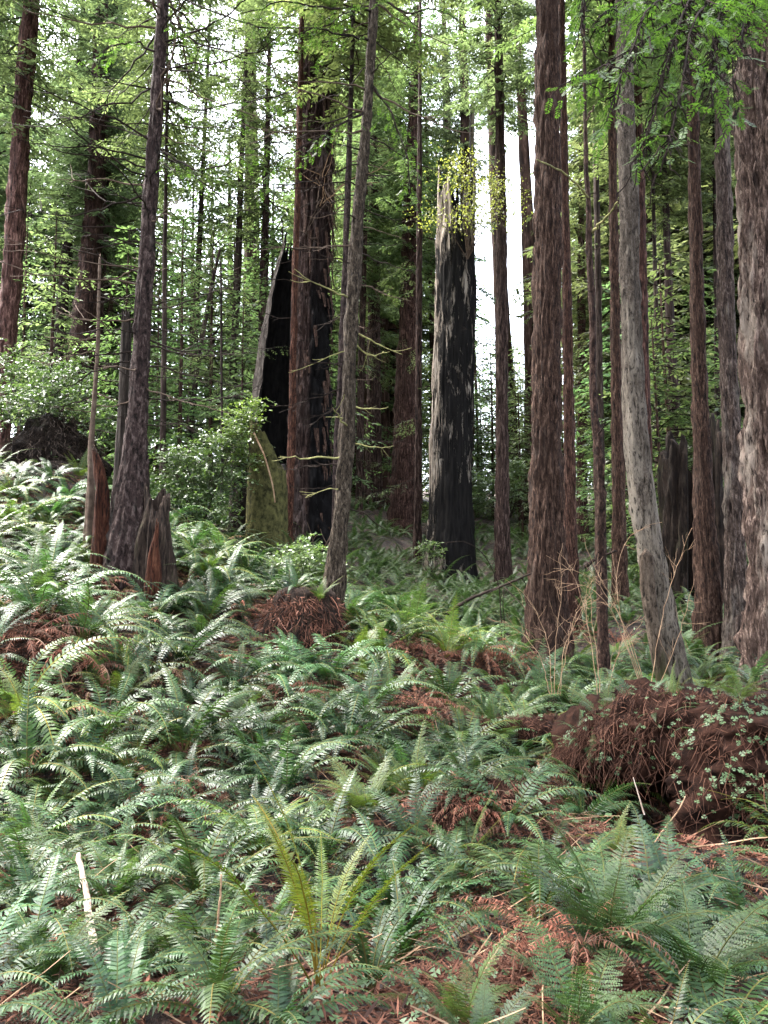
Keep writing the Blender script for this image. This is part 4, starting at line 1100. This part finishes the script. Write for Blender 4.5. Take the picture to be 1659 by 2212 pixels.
BLUE, MIDG, YEL, DARK = (.92, 1.05, 1.08), (1.0, 1.0, .85), (1.35, 1.2, .7), (.7, .78, .8)
for (kind, px, py, s, tone, n) in [
    ('upright', 690, 2150, 1.0, (1.2, 1.05, .45), 10), ('strap', 870, 2090, 1.45, (.8, .95, .9), 20), ('strap', 800, 2150, 1.15, DARK, 13), ('sword', 175, 1860, 1.05, BLUE, 15), ('sword', 790, 1560, 1.25, BLUE, 15), ('sword', 620, 1720, 1.15, BLUE, 16),
    ('lady', 1310, 2120, .9, (.55, .66, .6), 13), ('lady', 1500, 2180, .95, (.5, .64, .6), 12), ('sword', 1160, 2000, 1.0, MIDG, 14), ('sword', 1010, 1690, 1.1, BLUE, 14), ('sword', 60, 2090, .8, BLUE, 12), ('sword', 470, 2190, .8, MIDG, 14), ('sword', 250, 2260, .7, BLUE, 12),
    ('sword', 60, 1680, 1.1, MIDG, 14), ('sword', 420, 1960, 1.1, MIDG, 14), ('lady', 60, 1590, .8, YEL, 9), ('sword', 270, 1480, 1.1, BLUE, 13), ('sword', 1100, 1790, 1.0, BLUE, 12), ('lady', 1290, 1700, .55, YEL, 6), ('lady', 1335, 1850, .5, YEL, 6),
    ('sword', 600, 2250, .7, BLUE, 12), ('sword', 560, 1610, 1.0, MIDG, 13), ('sword', 80, 1330, 1.1, BLUE, 14), ('sword', 330, 1350, 1.1, BLUE, 14), ('sword', 700, 1890, 1.0, DARK, 14), ('sword', 900, 1830, .9, DARK, 12), ('lady', 1000, 2230, .55, MIDG, 8), ('lady', 1240, 2260, .7, BLUE, 9),
    ('sword', 1390, 1590, .9, BLUE, 12), ('sword', 1500, 1580, .8, BLUE, 10), ('sword', 1600, 2010, 1.0, BLUE, 11), ('sword', 330, 1800, 1.0, DARK, 14)]:
    x, y = ground_hit(px, py)
    add_fern(kind, x, y, s, 0, tone, True, n)

for px, py, Y, s, kind in ((1385, 1545, 7.8, .6, 'sword'), (1300, 1572, 8.1, .6, 'lady'), (1470, 1535, 7.5, .5, 'lady'), (1550, 1545, 7.2, .55, 'sword'), (1630, 1490, 6.4, .5, 'sword'), (1250, 1625, 8.2, .55, 'sword'), (1340, 1575, 7.9, .4, 'lady'), (1430, 1560, 7.5, .45, 'sword'), (1600, 1520, 6.3, .4, 'lady'), (1530, 1600, 6.6, .35, 'sword'), (640, 1275, 11.5, .6, 'sword'), (690, 1300, 11.2, .5, 'lady')):
    p_ = P(px, py, Y); add_fern(kind, p_[0], Y, s, 0, BLUE if kind == 'sword' else MIDG, True, 9, zabs=p_[2])

# bare patches of needles where no fern stands (pixels: x, y, rx, ry)
BARE = [(1230, 2110, 150, 70), (190, 2000, 70, 90), (60, 1430, 100, 35), (1450, 1760, 130, 90), (1040, 1780, 110, 40), (420, 1640, 60, 25), (960, 1470, 70, 30), (1590, 1650, 90, 190), (1000, 2170, 90, 50), (330, 1590, 60, 30), (1420, 1800, 170, 90), (110, 1450, 130, 60), (900, 1450, 75, 60), (1070, 1470, 85, 60), (920, 1570, 70, 50), (620, 1540, 60, 40), (340, 1780, 70, 60), (760, 1680, 50, 45), (230, 1300, 60, 35)]
BROWN = [(60, 1410, 1.1), (140, 1440, 1.0), (200, 1470, .8), (880, 1425, .9), (940, 1440, .8), (1040, 1440, 1.0), (1110, 1455, .9), (900, 1550, .8), (950, 1560, .7), (610, 1520, .8), (650, 1530, .7), (330, 1760, .8), (370, 1790, .7), (760, 1660, .6), (220, 1290, .8), (1000, 1790, .6), (1060, 1800, .6), (1150, 2080, .6), (1260, 2120, .6), (1330, 1400, .9), (1250, 1390, .8), (520, 1350, .8)]
for px, py, s in BROWN:
    x, y = ground_hit(px, py); k = rng.uniform(.9, 1.5); add_fern('dead', x, y, s, rng.uniform(0, 6), (k, k * .85, k * .8), True, 16, .12)


def blocked(x, y, px, py, r):
    if any((x - a) ** 2 + (y - b) ** 2 < (c + r) ** 2 for a, b, c in TRUNK_XY): return True
    if any((x - a) ** 2 + (y - b) ** 2 < (c + r) ** 2 for a, b, c in TAKEN): return True
    return any(((px - a) / c) ** 2 + ((py - b) / d) ** 2 < 1 for a, b, c, d in BARE)


rs = np.random.default_rng(31)
tries = 0
cand = []
count = {'sword': 0, 'lady': 0, 'dead': 0}
LIMIT = {'sword': 270, 'lady': 90, 'dead': 150}
cands = []
for _ in range(20000):
    Y = 3.2 + 11.8 * rs.random() ** .72; x = rs.uniform(-.5, .5) * Y
    cands.append((Y, x))
z = gz(np.array([c[1] for c in cands]), np.array([c[0] for c in cands]))
qxs, qys = px_of(np.stack([[c[1] for c in cands], [c[0] for c in cands], z + .1], 1))
# a lumpy carpet: humps fill first, hollows stay brown
hump = fbm(np.array([[c[1], c[0], 0] for c in cands]) * .8, 2, 61)
for i, (Y, x) in enumerate(cands):
    dead = rs.random() < .3
    if hump[i] < -.04 and not dead and rs.random() < .7: continue
    if blocked(x, Y, qxs[i], qys[i], .06 if dead else .17): continue
    u_ = rs.random()
    tone = BLUE if u_ < .3 else MIDG if u_ < .6 else DARK if u_ < .8 else YEL
    kind = 'dead' if dead else 'lady' if rs.random() < (.24 if x > 0 else .1) else 'sword'
    if count[kind] >= LIMIT[kind]: continue
    count[kind] += 1
    k = rs.uniform(.55, 1.5); tone = tuple(c * k for c in tone) if not dead else (k, k * .95, k * .9)
    sc_ = rs.uniform(.55, .95) if Y < 5.6 else rs.uniform(.6, 1.0) if Y < 7.5 else rs.uniform(.8, 1.4)
    add_fern(kind, x, Y, sc_ * (.85 if kind == 'dead' else .8 if kind == 'lady' else 1), rs.uniform(0, 6.28), tone, Y < 8.0 and len([f for f in FERNS if f[0].type == 'EMPTY']) < 130, int(rs.integers(9, 17)))

# labels
groups = {}
for f in FERNS:
    o, px, py, s, tone, kind, Y = f
    d = [((px - a) ** 2 + ((py - b) * 1.5) ** 2, a, b, w) for a, b, w in LM]
    _, a, b, w = min(d)
    if abs(px - a) < 45: rel = "below" if py > b else "behind"
    else: rel = "left of" if px < a else "right of"
    size = "small" if s < .85 else "large" if s > 1.02 else "mid-sized"
    kk = {'sword': 'sword fern', 'upright': 'golden upright fern', 'strap': 'glossy strap fern', 'lady': 'lacy fern', 'dead': 'dead brown fern'}[kind]
    tw = "" if kind in ('dead', 'upright', 'strap') else ("yellowish " if tone[0] > tone[1] * 1.05 else "dark green " if tone[1] < .85 and tone[0] < .8 else "blue-green " if tone[2] > tone[1] else "green ")
    groups.setdefault(f"{size} {tw}{kk} {rel} {w}", []).append((math.sqrt((px - a) ** 2 + (py - b) ** 2), o, kind))
for lab, mem in groups.items():
    mem.sort(key=lambda m_: m_[0])
    for i, (_, o, kind) in enumerate(mem):
        if len(mem) > 1: l2 = lab + (", nearest one" if i == 0 else f", {ORD[min(i, 11)]}nearest")
        else: l2 = lab
        tag(o, l2, "fern", {'sword': 'sword ferns on the forest floor', 'upright': 'golden ferns', 'strap': 'strap ferns', 'lady': 'lacy ferns among the sword ferns', 'dead': 'dead brown ferns'}[kind])

# beyond about 24 m the fern cover reads as one mass
rs = np.random.default_rng(41); mb = MB()
base_f = [whole_fern('sword', 70 + i, 8).arrays() for i in range(3)]
n_far = 0
for _ in range(6000):
    Y = 13 + 44 * rs.random() ** 1.35; x = rs.uniform(-.56, .56) * Y
    if Y < 16 and any((x - a) ** 2 + (Y - b) ** 2 < .16 for a, b, c in TAKEN): continue
    if rs.random() < (Y - 30) / 60: continue
    if any((x - a) ** 2 + (Y - b) ** 2 < (c + .1) ** 2 for a, b, c in TRUNK_XY): continue
    v, q, t, qm, tm = base_f[rs.integers(0, 3)]
    s = rs.uniform(.7, 1.15); a = rs.uniform(0, 6.28); ca, sa = math.cos(a) * s, math.sin(a) * s
    z = float(gz(x, Y)) - .03
    vv = np.stack([v[:, 0] * ca - v[:, 1] * sa + x, v[:, 0] * sa + v[:, 1] * ca + Y, v[:, 2] * s + z], 1)
    nb = mb.n; mb.v.append(vv); mb.n += len(vv); mb.q.append(q + nb); mb.qm.append(qm); mb.t.append(t + nb); mb.tm.append(tm)
    n_far += 1
    if n_far > 2100: break
link("fern_undergrowth", mb.mesh("fern_undergrowth", [M['fern'], M['fernstem']]), kind="stuff")

# ------------------------------------------------------------------ litter, clover, herbs (nobody could count them)
rs = np.random.default_rng(51)


def scatter(n, y0, y1, pw=.5, wide=.55):
    Y = y0 + (y1 - y0) * rs.random(n) ** (1 / (1 + pw)); x = rs.uniform(-wide, wide, n) * Y
    return x, Y, gz(x, Y)


# needles and fallen sprays
n = 90000; x, Y, z = scatter(n, 2.6, 15, .2)
b = np.stack([x, Y, z + rs.uniform(.0, .035, n)], 1); az = rs.uniform(0, 6.28, n)
d = unit(np.stack([np.cos(az), np.sin(az), rs.normal(0, .28, n)], 1)); s_ = unit(np.cross(d, rs.normal(0, .5, (n, 3)) + np.array([0, 0, 1])))
mb = MB(); diamonds(mb, b, d, s_, rs.uniform(.04, .13, n) * (1 + Y * .04), rs.uniform(.006, .016, n) * (1 + Y * .06), 0)
for _ in range(700):                                       # thin sticks
    xx, yy, zz = scatter(1, 2.8, 13, .2); a = rs.uniform(0, 6.28); L = rs.uniform(.2, .9)
    p0 = np.array([xx[0], yy[0], zz[0] + .02]); p1 = p0 + np.array([math.cos(a) * L, math.sin(a) * L, 0]); p1[2] = float(gz(p1[0], p1[1])) + rs.uniform(.02, .3)
    tube(mb, wander(p0, unit(p1 - p0), L, 5, 0, 0, .06, rs), np.linspace(.005, .002, 5) * rs.uniform(.6, 1.5), 3, 1, False)
for a_, b_, c_, d_ in BARE:                                # thick brown duff on the bare patches
    x0, y0 = ground_hit(a_, b_); n = int(2600 * (c_ / 100)); rx = c_ / FPX * y0
    x = x0 + rs.normal(0, .6, n) * rx; Y = y0 + rs.normal(0, .6, n) * max(rx, .35); az = rs.uniform(0, 6.28, n)
    b = np.stack([x, Y, gz(x, Y) + rs.uniform(0, .05, n)], 1)
    d = unit(np.stack([np.cos(az), np.sin(az), rs.normal(.05, .35, n)], 1)); s_ = unit(np.cross(d, rs.normal(0, .5, (n, 3)) + np.array([0, 0, 1])))
    diamonds(mb, b, d, s_, rs.uniform(.04, .14, n), rs.uniform(.005, .013, n), 0)
link("needle_litter", mb.mesh("needle_litter", [M['litter'], M['twig_tan']]), kind="stuff")


def clover(mb, b, nrm, size):
    """three notched leaflets on each point"""
    n = len(b); a0 = rs.uniform(0, 6.28, n)
    t1 = unit(np.cross(nrm, rs.normal(0, 1, (n, 3)))); t2 = np.cross(nrm, t1)
    for k in range(3):
        a = a0 + k * 2.094
        d = t1 * np.cos(a)[:, None] + t2 * np.sin(a)[:, None]; s = np.cross(nrm, d)
        v = np.stack([b, b + d * size[:, None] * .7 + s * size[:, None] * .62, b + d * size[:, None] * .82, b + d * size[:, None] * .7 - s * size[:, None] * .62], 1)
        mb.add(v, np.arange(n * 4).reshape(-1, 4))


n = 3600; x, Y, z = scatter(n, 2.8, 11, .2)
keep = fbm(np.stack([x, Y, x * 0], 1) * .9, 2, 77) > -.05; x, Y, z = x[keep], Y[keep], z[keep]
b = np.stack([x, Y, z + rs.uniform(.03, .09, len(x))], 1)
mb = MB(); clover(mb, b, unit(rs.normal(0, .25, (len(x), 3)) + np.array([0, -.2, 1])), rs.uniform(.014, .03, len(x)))
n = 5200; x, Y, z = scatter(n, 6, 22, .3)                  # low herb leaves
b = np.stack([x, Y, z + rs.uniform(.02, .22, n)], 1); d = unit(rs.normal(0, 1, (n, 3)) * np.array([1, 1, .5]) + np.array([0, -.2, .2]))
diamonds(mb, b, d, unit(np.cross(d, rs.normal(0, .3, (n, 3)) + np.array([0, 0, 1]))), rs.uniform(.05, .12, n), rs.uniform(.03, .06, n))
link("clover_undergrowth", mb.mesh("clover_undergrowth", M['clover']), kind="stuff")

# ------------------------------------------------------------------ root mass and logs on the right
def lump(name, path, rads, material, seed, k=64, rows=60, amp=.2, base=None, squash=1.0):
    """rough rotten log along a path of world points"""
    c = resample(np.column_stack([np.array(path), np.array(rads)]), rows)
    tan = unit(np.gradient(c[:, :3], axis=0)); up = np.array([0, 0, 1.0])
    A = unit(np.cross(tan, up + 1e-3)); B = np.cross(A, tan)
    if abs(tan[0][2]) > .8: A = np.tile([1.0, 0, 0], (rows, 1)); B = np.tile([0, 1.0, 0], (rows, 1))
    th = np.linspace(0, 2 * np.pi, k, endpoint=False)
    o = np.cos(th)[None, :, None] * A[:, None] + np.sin(th)[None, :, None] * B[:, None] * squash
    p = c[:, None, :3] + o * c[:, 3, None, None]
    r = amp * (fbm(p * 2.2 + seed, 3, seed) + .5 * fbm(p * 7 + seed, 2, seed + 5) + .25 * fbm(p * 19, 2, seed + 8))
    p = p + o * r[..., None]
    base = c[0, :3] if base is None else base
    i = np.arange(rows - 1)[:, None] * k; j = np.arange(k)[None]; j2 = (j + 1) % k
    q = np.stack([i + j, i + j2, i + k + j2, i + k + j], -1).reshape(-1, 4)
    v = np.concatenate([p.reshape(-1, 3), c[:1, :3], c[-1:, :3]]) - base
    jj = np.arange(k); t = np.concatenate([np.stack([(jj + 1) % k, jj, np.full(k, rows * k)], 1), np.stack([(rows - 1) * k + jj, (rows - 1) * k + (jj + 1) % k, np.full(k, rows * k + 1)], 1)])
    mb = MB(); mb.add(v, q, t)
    return mb.mesh(name, material, True), p - base, o


def dress(root, p, o, seed, nf, nc, lf=(.1, .45), strand=.004, face=-.1, litter=0):
    """hanging root fibres, clover and needles over a lump's camera-side surface"""
    rs = np.random.default_rng(seed)
    pp = p.reshape(-1, 3); oo = unit(o.reshape(-1, 3))
    f = np.where((oo[:, 1] < -face) & (oo[:, 2] > -.75))[0]
    mb = MB()
    def pk():
        i = rs.choice(f); return pp[i] + rs.normal(0, .02, 3), oo[i]
    fibres(mb, int(nf * .55), pk, rs, (lf[0] * .6, lf[1] * .8), strand * .62, .75)
    top = np.where(oo[:, 2] > -.2)[0]
    if litter:
        litter *= 2; i = rs.choice(top, litter); n = litter
        d = unit(rs.normal(0, 1, (n, 3)) - oo[i] * .6 + np.array([0, 0, -.35])); s = unit(np.cross(d, oo[i] + rs.normal(0, .3, (n, 3))))
        diamonds(mb, pp[i] + oo[i] * .015 + rs.normal(0, .012, (n, 3)), d, s, rs.uniform(.04, .12, n), rs.uniform(.004, .011, n))
    link("hanging_roots", mb.mesh("hanging_roots", M['roots']), (0, 0, 0), root, kind="stuff")
    if nc:
        i = rs.choice(f, nc)
        cl = fbm(pp[i] * 3 + seed, 2, 4) > -.2; i = i[cl]
        b = pp[i] + oo[i] * rs.uniform(.03, .08, len(i))[:, None]
        mb = MB(); clover(mb, b, unit(np.array([0, -.45, 1.0]) + oo[i] * .3 + rs.normal(0, .25, (len(i), 3))), rs.uniform(.016, .032, len(i)))
        link("clover_leaves", mb.mesh("clover_leaves", M['clover']), (0, 0, 0), root, kind="stuff")


M['rootmass'] = plain("root_mass_soil", (.004, .002, .0015), (.026, .0115, .0075), (7, 7, 7), .95, 1.0)
# standing root mass
p0 = P(1640, 1960, 6.9)
rp = [P(1650, 1990, 6.3), P(1650, 1870, 6.35), P(1650, 1750, 6.4), P(1652, 1620, 6.5), P(1655, 1535, 6.6), P(1658, 1500, 6.65)]
root = empty("root_mass", rp[0], "tall red-brown root mass speckled with clover at the right edge", "root mass")
me, p, o = lump("soil_mass", rp, [.7, .6, .56, .52, .46, .2], M['rootmass'], 3, 96, 90, .3)
link("soil_mass", me, (0, 0, 0), root); dress(root, p, o, 61, 2300, 1100, (.08, .4), .0045, litter=2500)
TAKEN.append((rp[0][0], rp[0][1], .6))
# log bridging over the dark hole
lp = [P(1225, 1650, 8.4), P(1300, 1605, 8.1), P(1380, 1585, 7.8), P(1470, 1575, 7.5), P(1560, 1590, 7.3)]
root = empty("rotten_log", lp[0], "rotten log bridging the dark hole, matted with red needles and roots", "log")
me, p, o = lump("log_body", lp, [.2, .27, .3, .32, .36], M['rootmass'], 8, 80, 80, .17)
link("log_body", me, (0, 0, 0), root); dress(root, p, o, 62, 1700, 160, (.1, .45), .0045, litter=2600)
# strands and needles over the dark root mound at left
rs = np.random.default_rng(66); mb = MB()


def pick_mound():
    a = rs.uniform(-math.pi, 0); f = rs.uniform(.15, 1.0)
    o_ = np.array([math.cos(a), math.sin(a), 0]); R = np.interp(f, [0, .35, .75, 1.0], [1.05, .98, .7, .3])
    return o_ * R + np.array([0, 0, f * 1.62]), o_


fibres(mb, 1300, pick_mound, rs, (.1, .5), .005, 1.1)
link("hanging_roots", mb.mesh("hanging_roots", M['darkwood']), (0, 0, 0), mroot, kind="stuff")
bk = [P(1225, 1640, 8.9), P(1320, 1610, 8.7), P(1420, 1600, 8.4), P(1540, 1600, 8.1)]
me, p, o = lump("shade_lump", bk, [.4, .5, .55, .5], M['rootmass'], 9, 60, 50, .15, base=lp[0])  # added behind the log to keep skylight out of the hole
link("shade_lump", me, (0, 0, 0), root)
# low log in front with needles
lp = [P(930, 1600, 9.6), P(1030, 1585, 9.5), P(1140, 1582, 9.4), P(1250, 1575, 9.3)]
root = empty("fallen_log", lp[0], "long low fallen log covered in orange needles behind the litter bank", "log")
me, p, o = lump("log_body", lp, [.13, .15, .16, .14], M['rootmass'], 11, 40, 60, .05)
link("log_body", me, (0, 0, 0), root); dress(root, p, o, 63, 300, 60, (.06, .25), .004, litter=1800)
lp = [P(560, 1770, 7.0), P(700, 1790, 6.7), P(880, 1760, 6.6), P(1000, 1740, 6.6), P(1090, 1720, 6.8)]
root = empty("fallen_log", P(1000, 1740, 6.6), "half-buried log of the litter bank, draped with clover and needles", "log")
lp = [P(930, 1800, 6.55), P(1000, 1770, 6.6), P(1070, 1760, 6.6), P(1150, 1770, 6.7)]
root.location = lp[0].tolist()
me, p, o = lump("log_body", lp, [.2, .28, .28, .2], M['rootmass'], 13, 48, 50, .1)
link("log_body", me, (0, 0, 0), root); dress(root, p, o, 64, 600, 110, (.08, .4), .004, litter=1800)

# ------------------------------------------------------------------ canes, sticks, branches
def cane(mb, pth, Y, r0, rs, twigs=6, tl=.35):
    pa = resample([P(x, y, Y + (q[0] if q else 0)) for (x, y, *q) in pth], 18); pa[1:-1] += rs.normal(0, .006, (16, 3))
    tube(mb, pa, np.linspace(r0, r0 * .35, 18), 5)
    for _ in range(twigs):
        i0 = rs.integers(6, 17); d = unit(unit(pa[i0] - pa[i0 - 1]) + rs.normal(0, .55, 3))
        tp = wander(pa[i0], d, rs.uniform(.4, 1) * tl, 7, .1, .1, .25, rs); tube(mb, tp, np.linspace(r0 * .45, r0 * .22, 7), 4)
        if rs.random() < .6:
            tube(mb, wander(tp[3], unit(d + rs.normal(0, .7, 3)), tl * .4, 5, 0, 0, .2, rs), np.linspace(r0 * .3, r0 * .18, 5), 3)


rs = np.random.default_rng(91)
for name, label, b0, Y, paths in [
    ("bare_shrub", "bare tan shrub with arching canes in front of the pale grey spruce", (1400, 1500), 10.2, [[(1405, 1520), (1370, 1400), (1320, 1290), (1280, 1220), (1262, 1160)], [(1400, 1515), (1340, 1330), (1290, 1255), (1230, 1225), (1195, 1228)], [(1402, 1518), (1420, 1380), (1440, 1290), (1470, 1200), (1495, 1140)], [(1398, 1512), (1350, 1380), (1330, 1260), (1345, 1170), (1400, 1130), (1430, 1128)], [(1408, 1520), (1450, 1420), (1480, 1330), (1500, 1250)], [(1395, 1510), (1320, 1310), (1265, 1260), (1200, 1262)]]),
    ("bare_shrub", "sparse orange-tan canes rising before the thick knobby redwood", (1190, 1490), 10.6, [[(1192, 1500), (1188, 1400), (1160, 1320), (1120, 1270), (1090, 1250)], [(1198, 1500), (1200, 1380), (1215, 1280), (1210, 1200)], [(1205, 1500), (1225, 1400), (1240, 1330), (1280, 1280)], [(1188, 1500), (1170, 1420), (1130, 1370), (1085, 1340)], [(1210, 1500), (1216, 1400), (1262, 1310), (1275, 1240)]]),
    ("bare_shrub", "thin reddish canes standing beside the crooked thin tree", (1290, 1510), 9.9, [[(1292, 1520), (1280, 1400), (1260, 1300), (1235, 1230), (1180, 1200)], [(1298, 1520), (1290, 1420), (1278, 1330), (1276, 1250)], [(1305, 1520), (1330, 1430), (1350, 1360), (1385, 1330)]]),
    ("bare_shrub", "dark arching cane bending across the foot of the charred snag", (1086, 1420), 15, [[(1086, 1440), (1084, 1330), (1075, 1250), (1050, 1200), (1010, 1168), (960, 1172)], [(1086, 1440), (1090, 1360), (1086, 1290), (1100, 1260)]])]:
    b = P(*b0, Y); root = empty(name, b, label, "shrub")
    for pth in paths:
        mb = MB(); cane(mb, pth, Y, .0055 if Y < 14 else .014, rs, 9 if Y < 14 else 3)
        mb.v = [v - b for v in mb.v]
        link("cane", mb.mesh("cane", M['twig_tan'] if Y < 14 else M['twig_dark']), (0, 0, 0), root)


def stick(name, label, pth, r0, mt, twigs=0, cat="stick", r1=.6):
    pts = [P(*q) for q in pth]; b = pts[0]
    root_me = MB(); pa = resample(pts, 20) - b; pa[1:-1] += rs.normal(0, r0 * .15, (18, 3))
    tube(root_me, pa, r0 * np.linspace(1, r1, 20) * rs.uniform(.88, 1.1, 20), 8)
    for _ in range(twigs):
        i0 = rs.integers(6, 19); tube(root_me, wander(pa[i0], unit(pa[i0] - pa[i0 - 1] + rs.normal(0, .5, 3)), rs.uniform(.2, .7), 6, .1, 0, .15, rs), np.linspace(r0 * .4, r0 * .15, 6), 4)
    o = link(name, root_me.mesh(name, M[mt]), b); tag(o, label, cat)


M['stick_pale'] = plain("peeled_stick", (.3, .2, .14), (.55, .45, .38), (30, 30, 4), .7)
def on_ground(px, py, up=.03):
    x, y = ground_hit(px, py); return (px, py, y)
stick("broken_stick", "pale peeled stick with a broken end lying upright in the ferns", [(212, 2070, 4.55), (196, 2000, 4.75), (186, 1930, 4.95), (170, 1845, 5.1)], .024, 'stick_pale')
stick("fallen_branch", "dark fallen branch slanting up from the ferns before the slim redwood", [(965, 1325, 14.2), (1010, 1295, 14.0), (1080, 1268, 13.8), (1145, 1240, 13.6)], .035, 'twig_dark', 3, "branch", .4)
stick("fallen_branch", "short dark branch leaning behind the crooked thin tree", [(1262, 1225, 15.4), (1290, 1205, 15.3), (1330, 1190, 15.2)], .035, 'twig_dark', 0, "branch")
stick("dry_stalk", "thin reddish dead stem standing upright left of the golden fern", [(462, 2120, 4.4), (468, 2020, 4.45), (476, 1930, 4.5), (478, 1890, 4.5)], .008, 'twig_tan')
stick("dry_stalk", "thin tan stem leaning beside the dark hole", [(1385, 1890, 5.9), (1420, 1810, 6.0), (1470, 1745, 6.2), (1480, 1720, 6.25)], .007, 'twig_tan')
stick("dry_stalk", "long tan stem lying across the brown litter mound", [(910, 2190, 3.9), (1010, 2110, 4.3), (1080, 2070, 4.6)], .008, 'twig_tan')
stick("dry_stalk", "tan stem slanting out of the brown bank at left", [(170, 1610, 8.0), (150, 1520, 8.1), (135, 1470, 8.2), (120, 1420, 8.3)], .01, 'twig_tan', 3)
stick("dry_stalk", "forked tan stem on the litter below the glossy strap fern", [(560, 2130, 4.2), (590, 2080, 4.3), (625, 2050, 4.4)], .008, 'twig_tan', 1)
stick("dry_stalk", "white thin stem hanging in front of the dark hole", [(1392, 1760, 6.4), (1380, 1720, 6.4), (1368, 1680, 6.4)], .006, 'stick_pale')


# ------------------------------------------------------------------ leafy shrubs
def shrub(label, blobs, Y, b0, n, leaf=(.03, .06), mt='shrub', seed=0, name="huckleberry_shrub", col=(1, 1, 1), depth=.5):
    """blobs: (px, py, radius px): leaf masses reached by stems from the foot"""
    rs = np.random.default_rng(seed); b = P(*b0, Y); root = empty(name, b, label, "shrub")
    mbs, mbl = MB(), MB()
    tot = sum(r * r for _, _, r in blobs)
    for (x, y, r) in blobs:
        c = P(x, y, Y + rs.uniform(-depth, depth)) - b; R = r / FPX * Y
        for _ in range(4):
            e = c + rs.normal(0, .45, 3) * R
            pa = resample([rs.normal(0, .05, 3), e * .5 + rs.normal(0, .12, 3), e], 8)
            tube(mbs, pa, np.linspace(.012, .003, 8), 4)
        m = int(n * r * r / tot)
        # leaves sit along many short twigs
        tw = max(6, m // 14)
        tb = c + rs.normal(0, .5, (tw, 3)) * R * np.array([1, 1, .85]); td = unit(rs.normal(0, 1, (tw, 3)) * np.array([1, 1, .4]) + np.array([0, 0, .15]))
        for k in range(14):
            d = unit(td * .4 + rs.normal(0, .7, (tw, 3)) * np.array([1, 1, .4])); 
            diamonds(mbl, tb + td * (.025 * k) + np.array([0, 0, -.0006 * k * k]), d, unit(np.cross(d, np.array([0, -.3, 1.0]) + rs.normal(0, .35, (tw, 3)))), rs.uniform(*leaf, tw) * (Y / 11) ** .5 * 1.25, rs.uniform(.6, .8) * .04 * (Y / 11) ** .5 * 1.2)
    link("stem", mbs.mesh("stem", M['twig_dark']), (0, 0, 0), root)
    o = link("foliage", mbl.mesh("foliage", M[mt]), (0, 0, 0), root); o.color = (*col, 1)


shrub("dense green shrub between the stump-grown spruce and the mossy slab", [(380, 990, 50), (430, 1010, 60), (470, 960, 50), (400, 1060, 55), (460, 1070, 60), (500, 1020, 45), (360, 1050, 40), (430, 1110, 50)], 15.5, (430, 1170), 9000, seed=1, col=(.72, .76, .72))
shrub("light green shrub sprays on top of the dark stump beside the slab", [(545, 885, 28), (515, 900, 26), (500, 930, 26), (520, 985, 26), (490, 950, 22), (535, 1000, 20)], 16.2, (520, 1020), 2600, seed=2, col=(1.3, 1.25, .9))
shrub("huckleberry shrub crowning the dark root mound", [(70, 860, 60), (140, 850, 60), (200, 880, 50), (110, 810, 55), (230, 930, 40), (40, 800, 60), (180, 800, 45), (20, 880, 40)], 16, (120, 960), 9000, seed=3, col=(.6, .66, .6))
shrub("small huckleberry sprouting before the slim red-brown redwood", [(620, 1215, 36), (660, 1200, 40), (690, 1230, 34), (640, 1240, 34), (600, 1240, 28)], 14.2, (650, 1290), 3400, seed=4, col=(1.1, 1.1, 1.0))
shrub("small leafy sprig at the foot of the charred snag", [(925, 1180, 18), (935, 1200, 14)], 21.5, (932, 1240), 500, seed=5, col=(1.2, 1.2, 1))
shrub("dark shrub clump in the gap beside the slim redwood", [(1118, 1010, 26), (1105, 1060, 24), (1030, 1080, 26), (1040, 1040, 22)], 29, (1100, 1120), 2600, (.05, .09), seed=6)
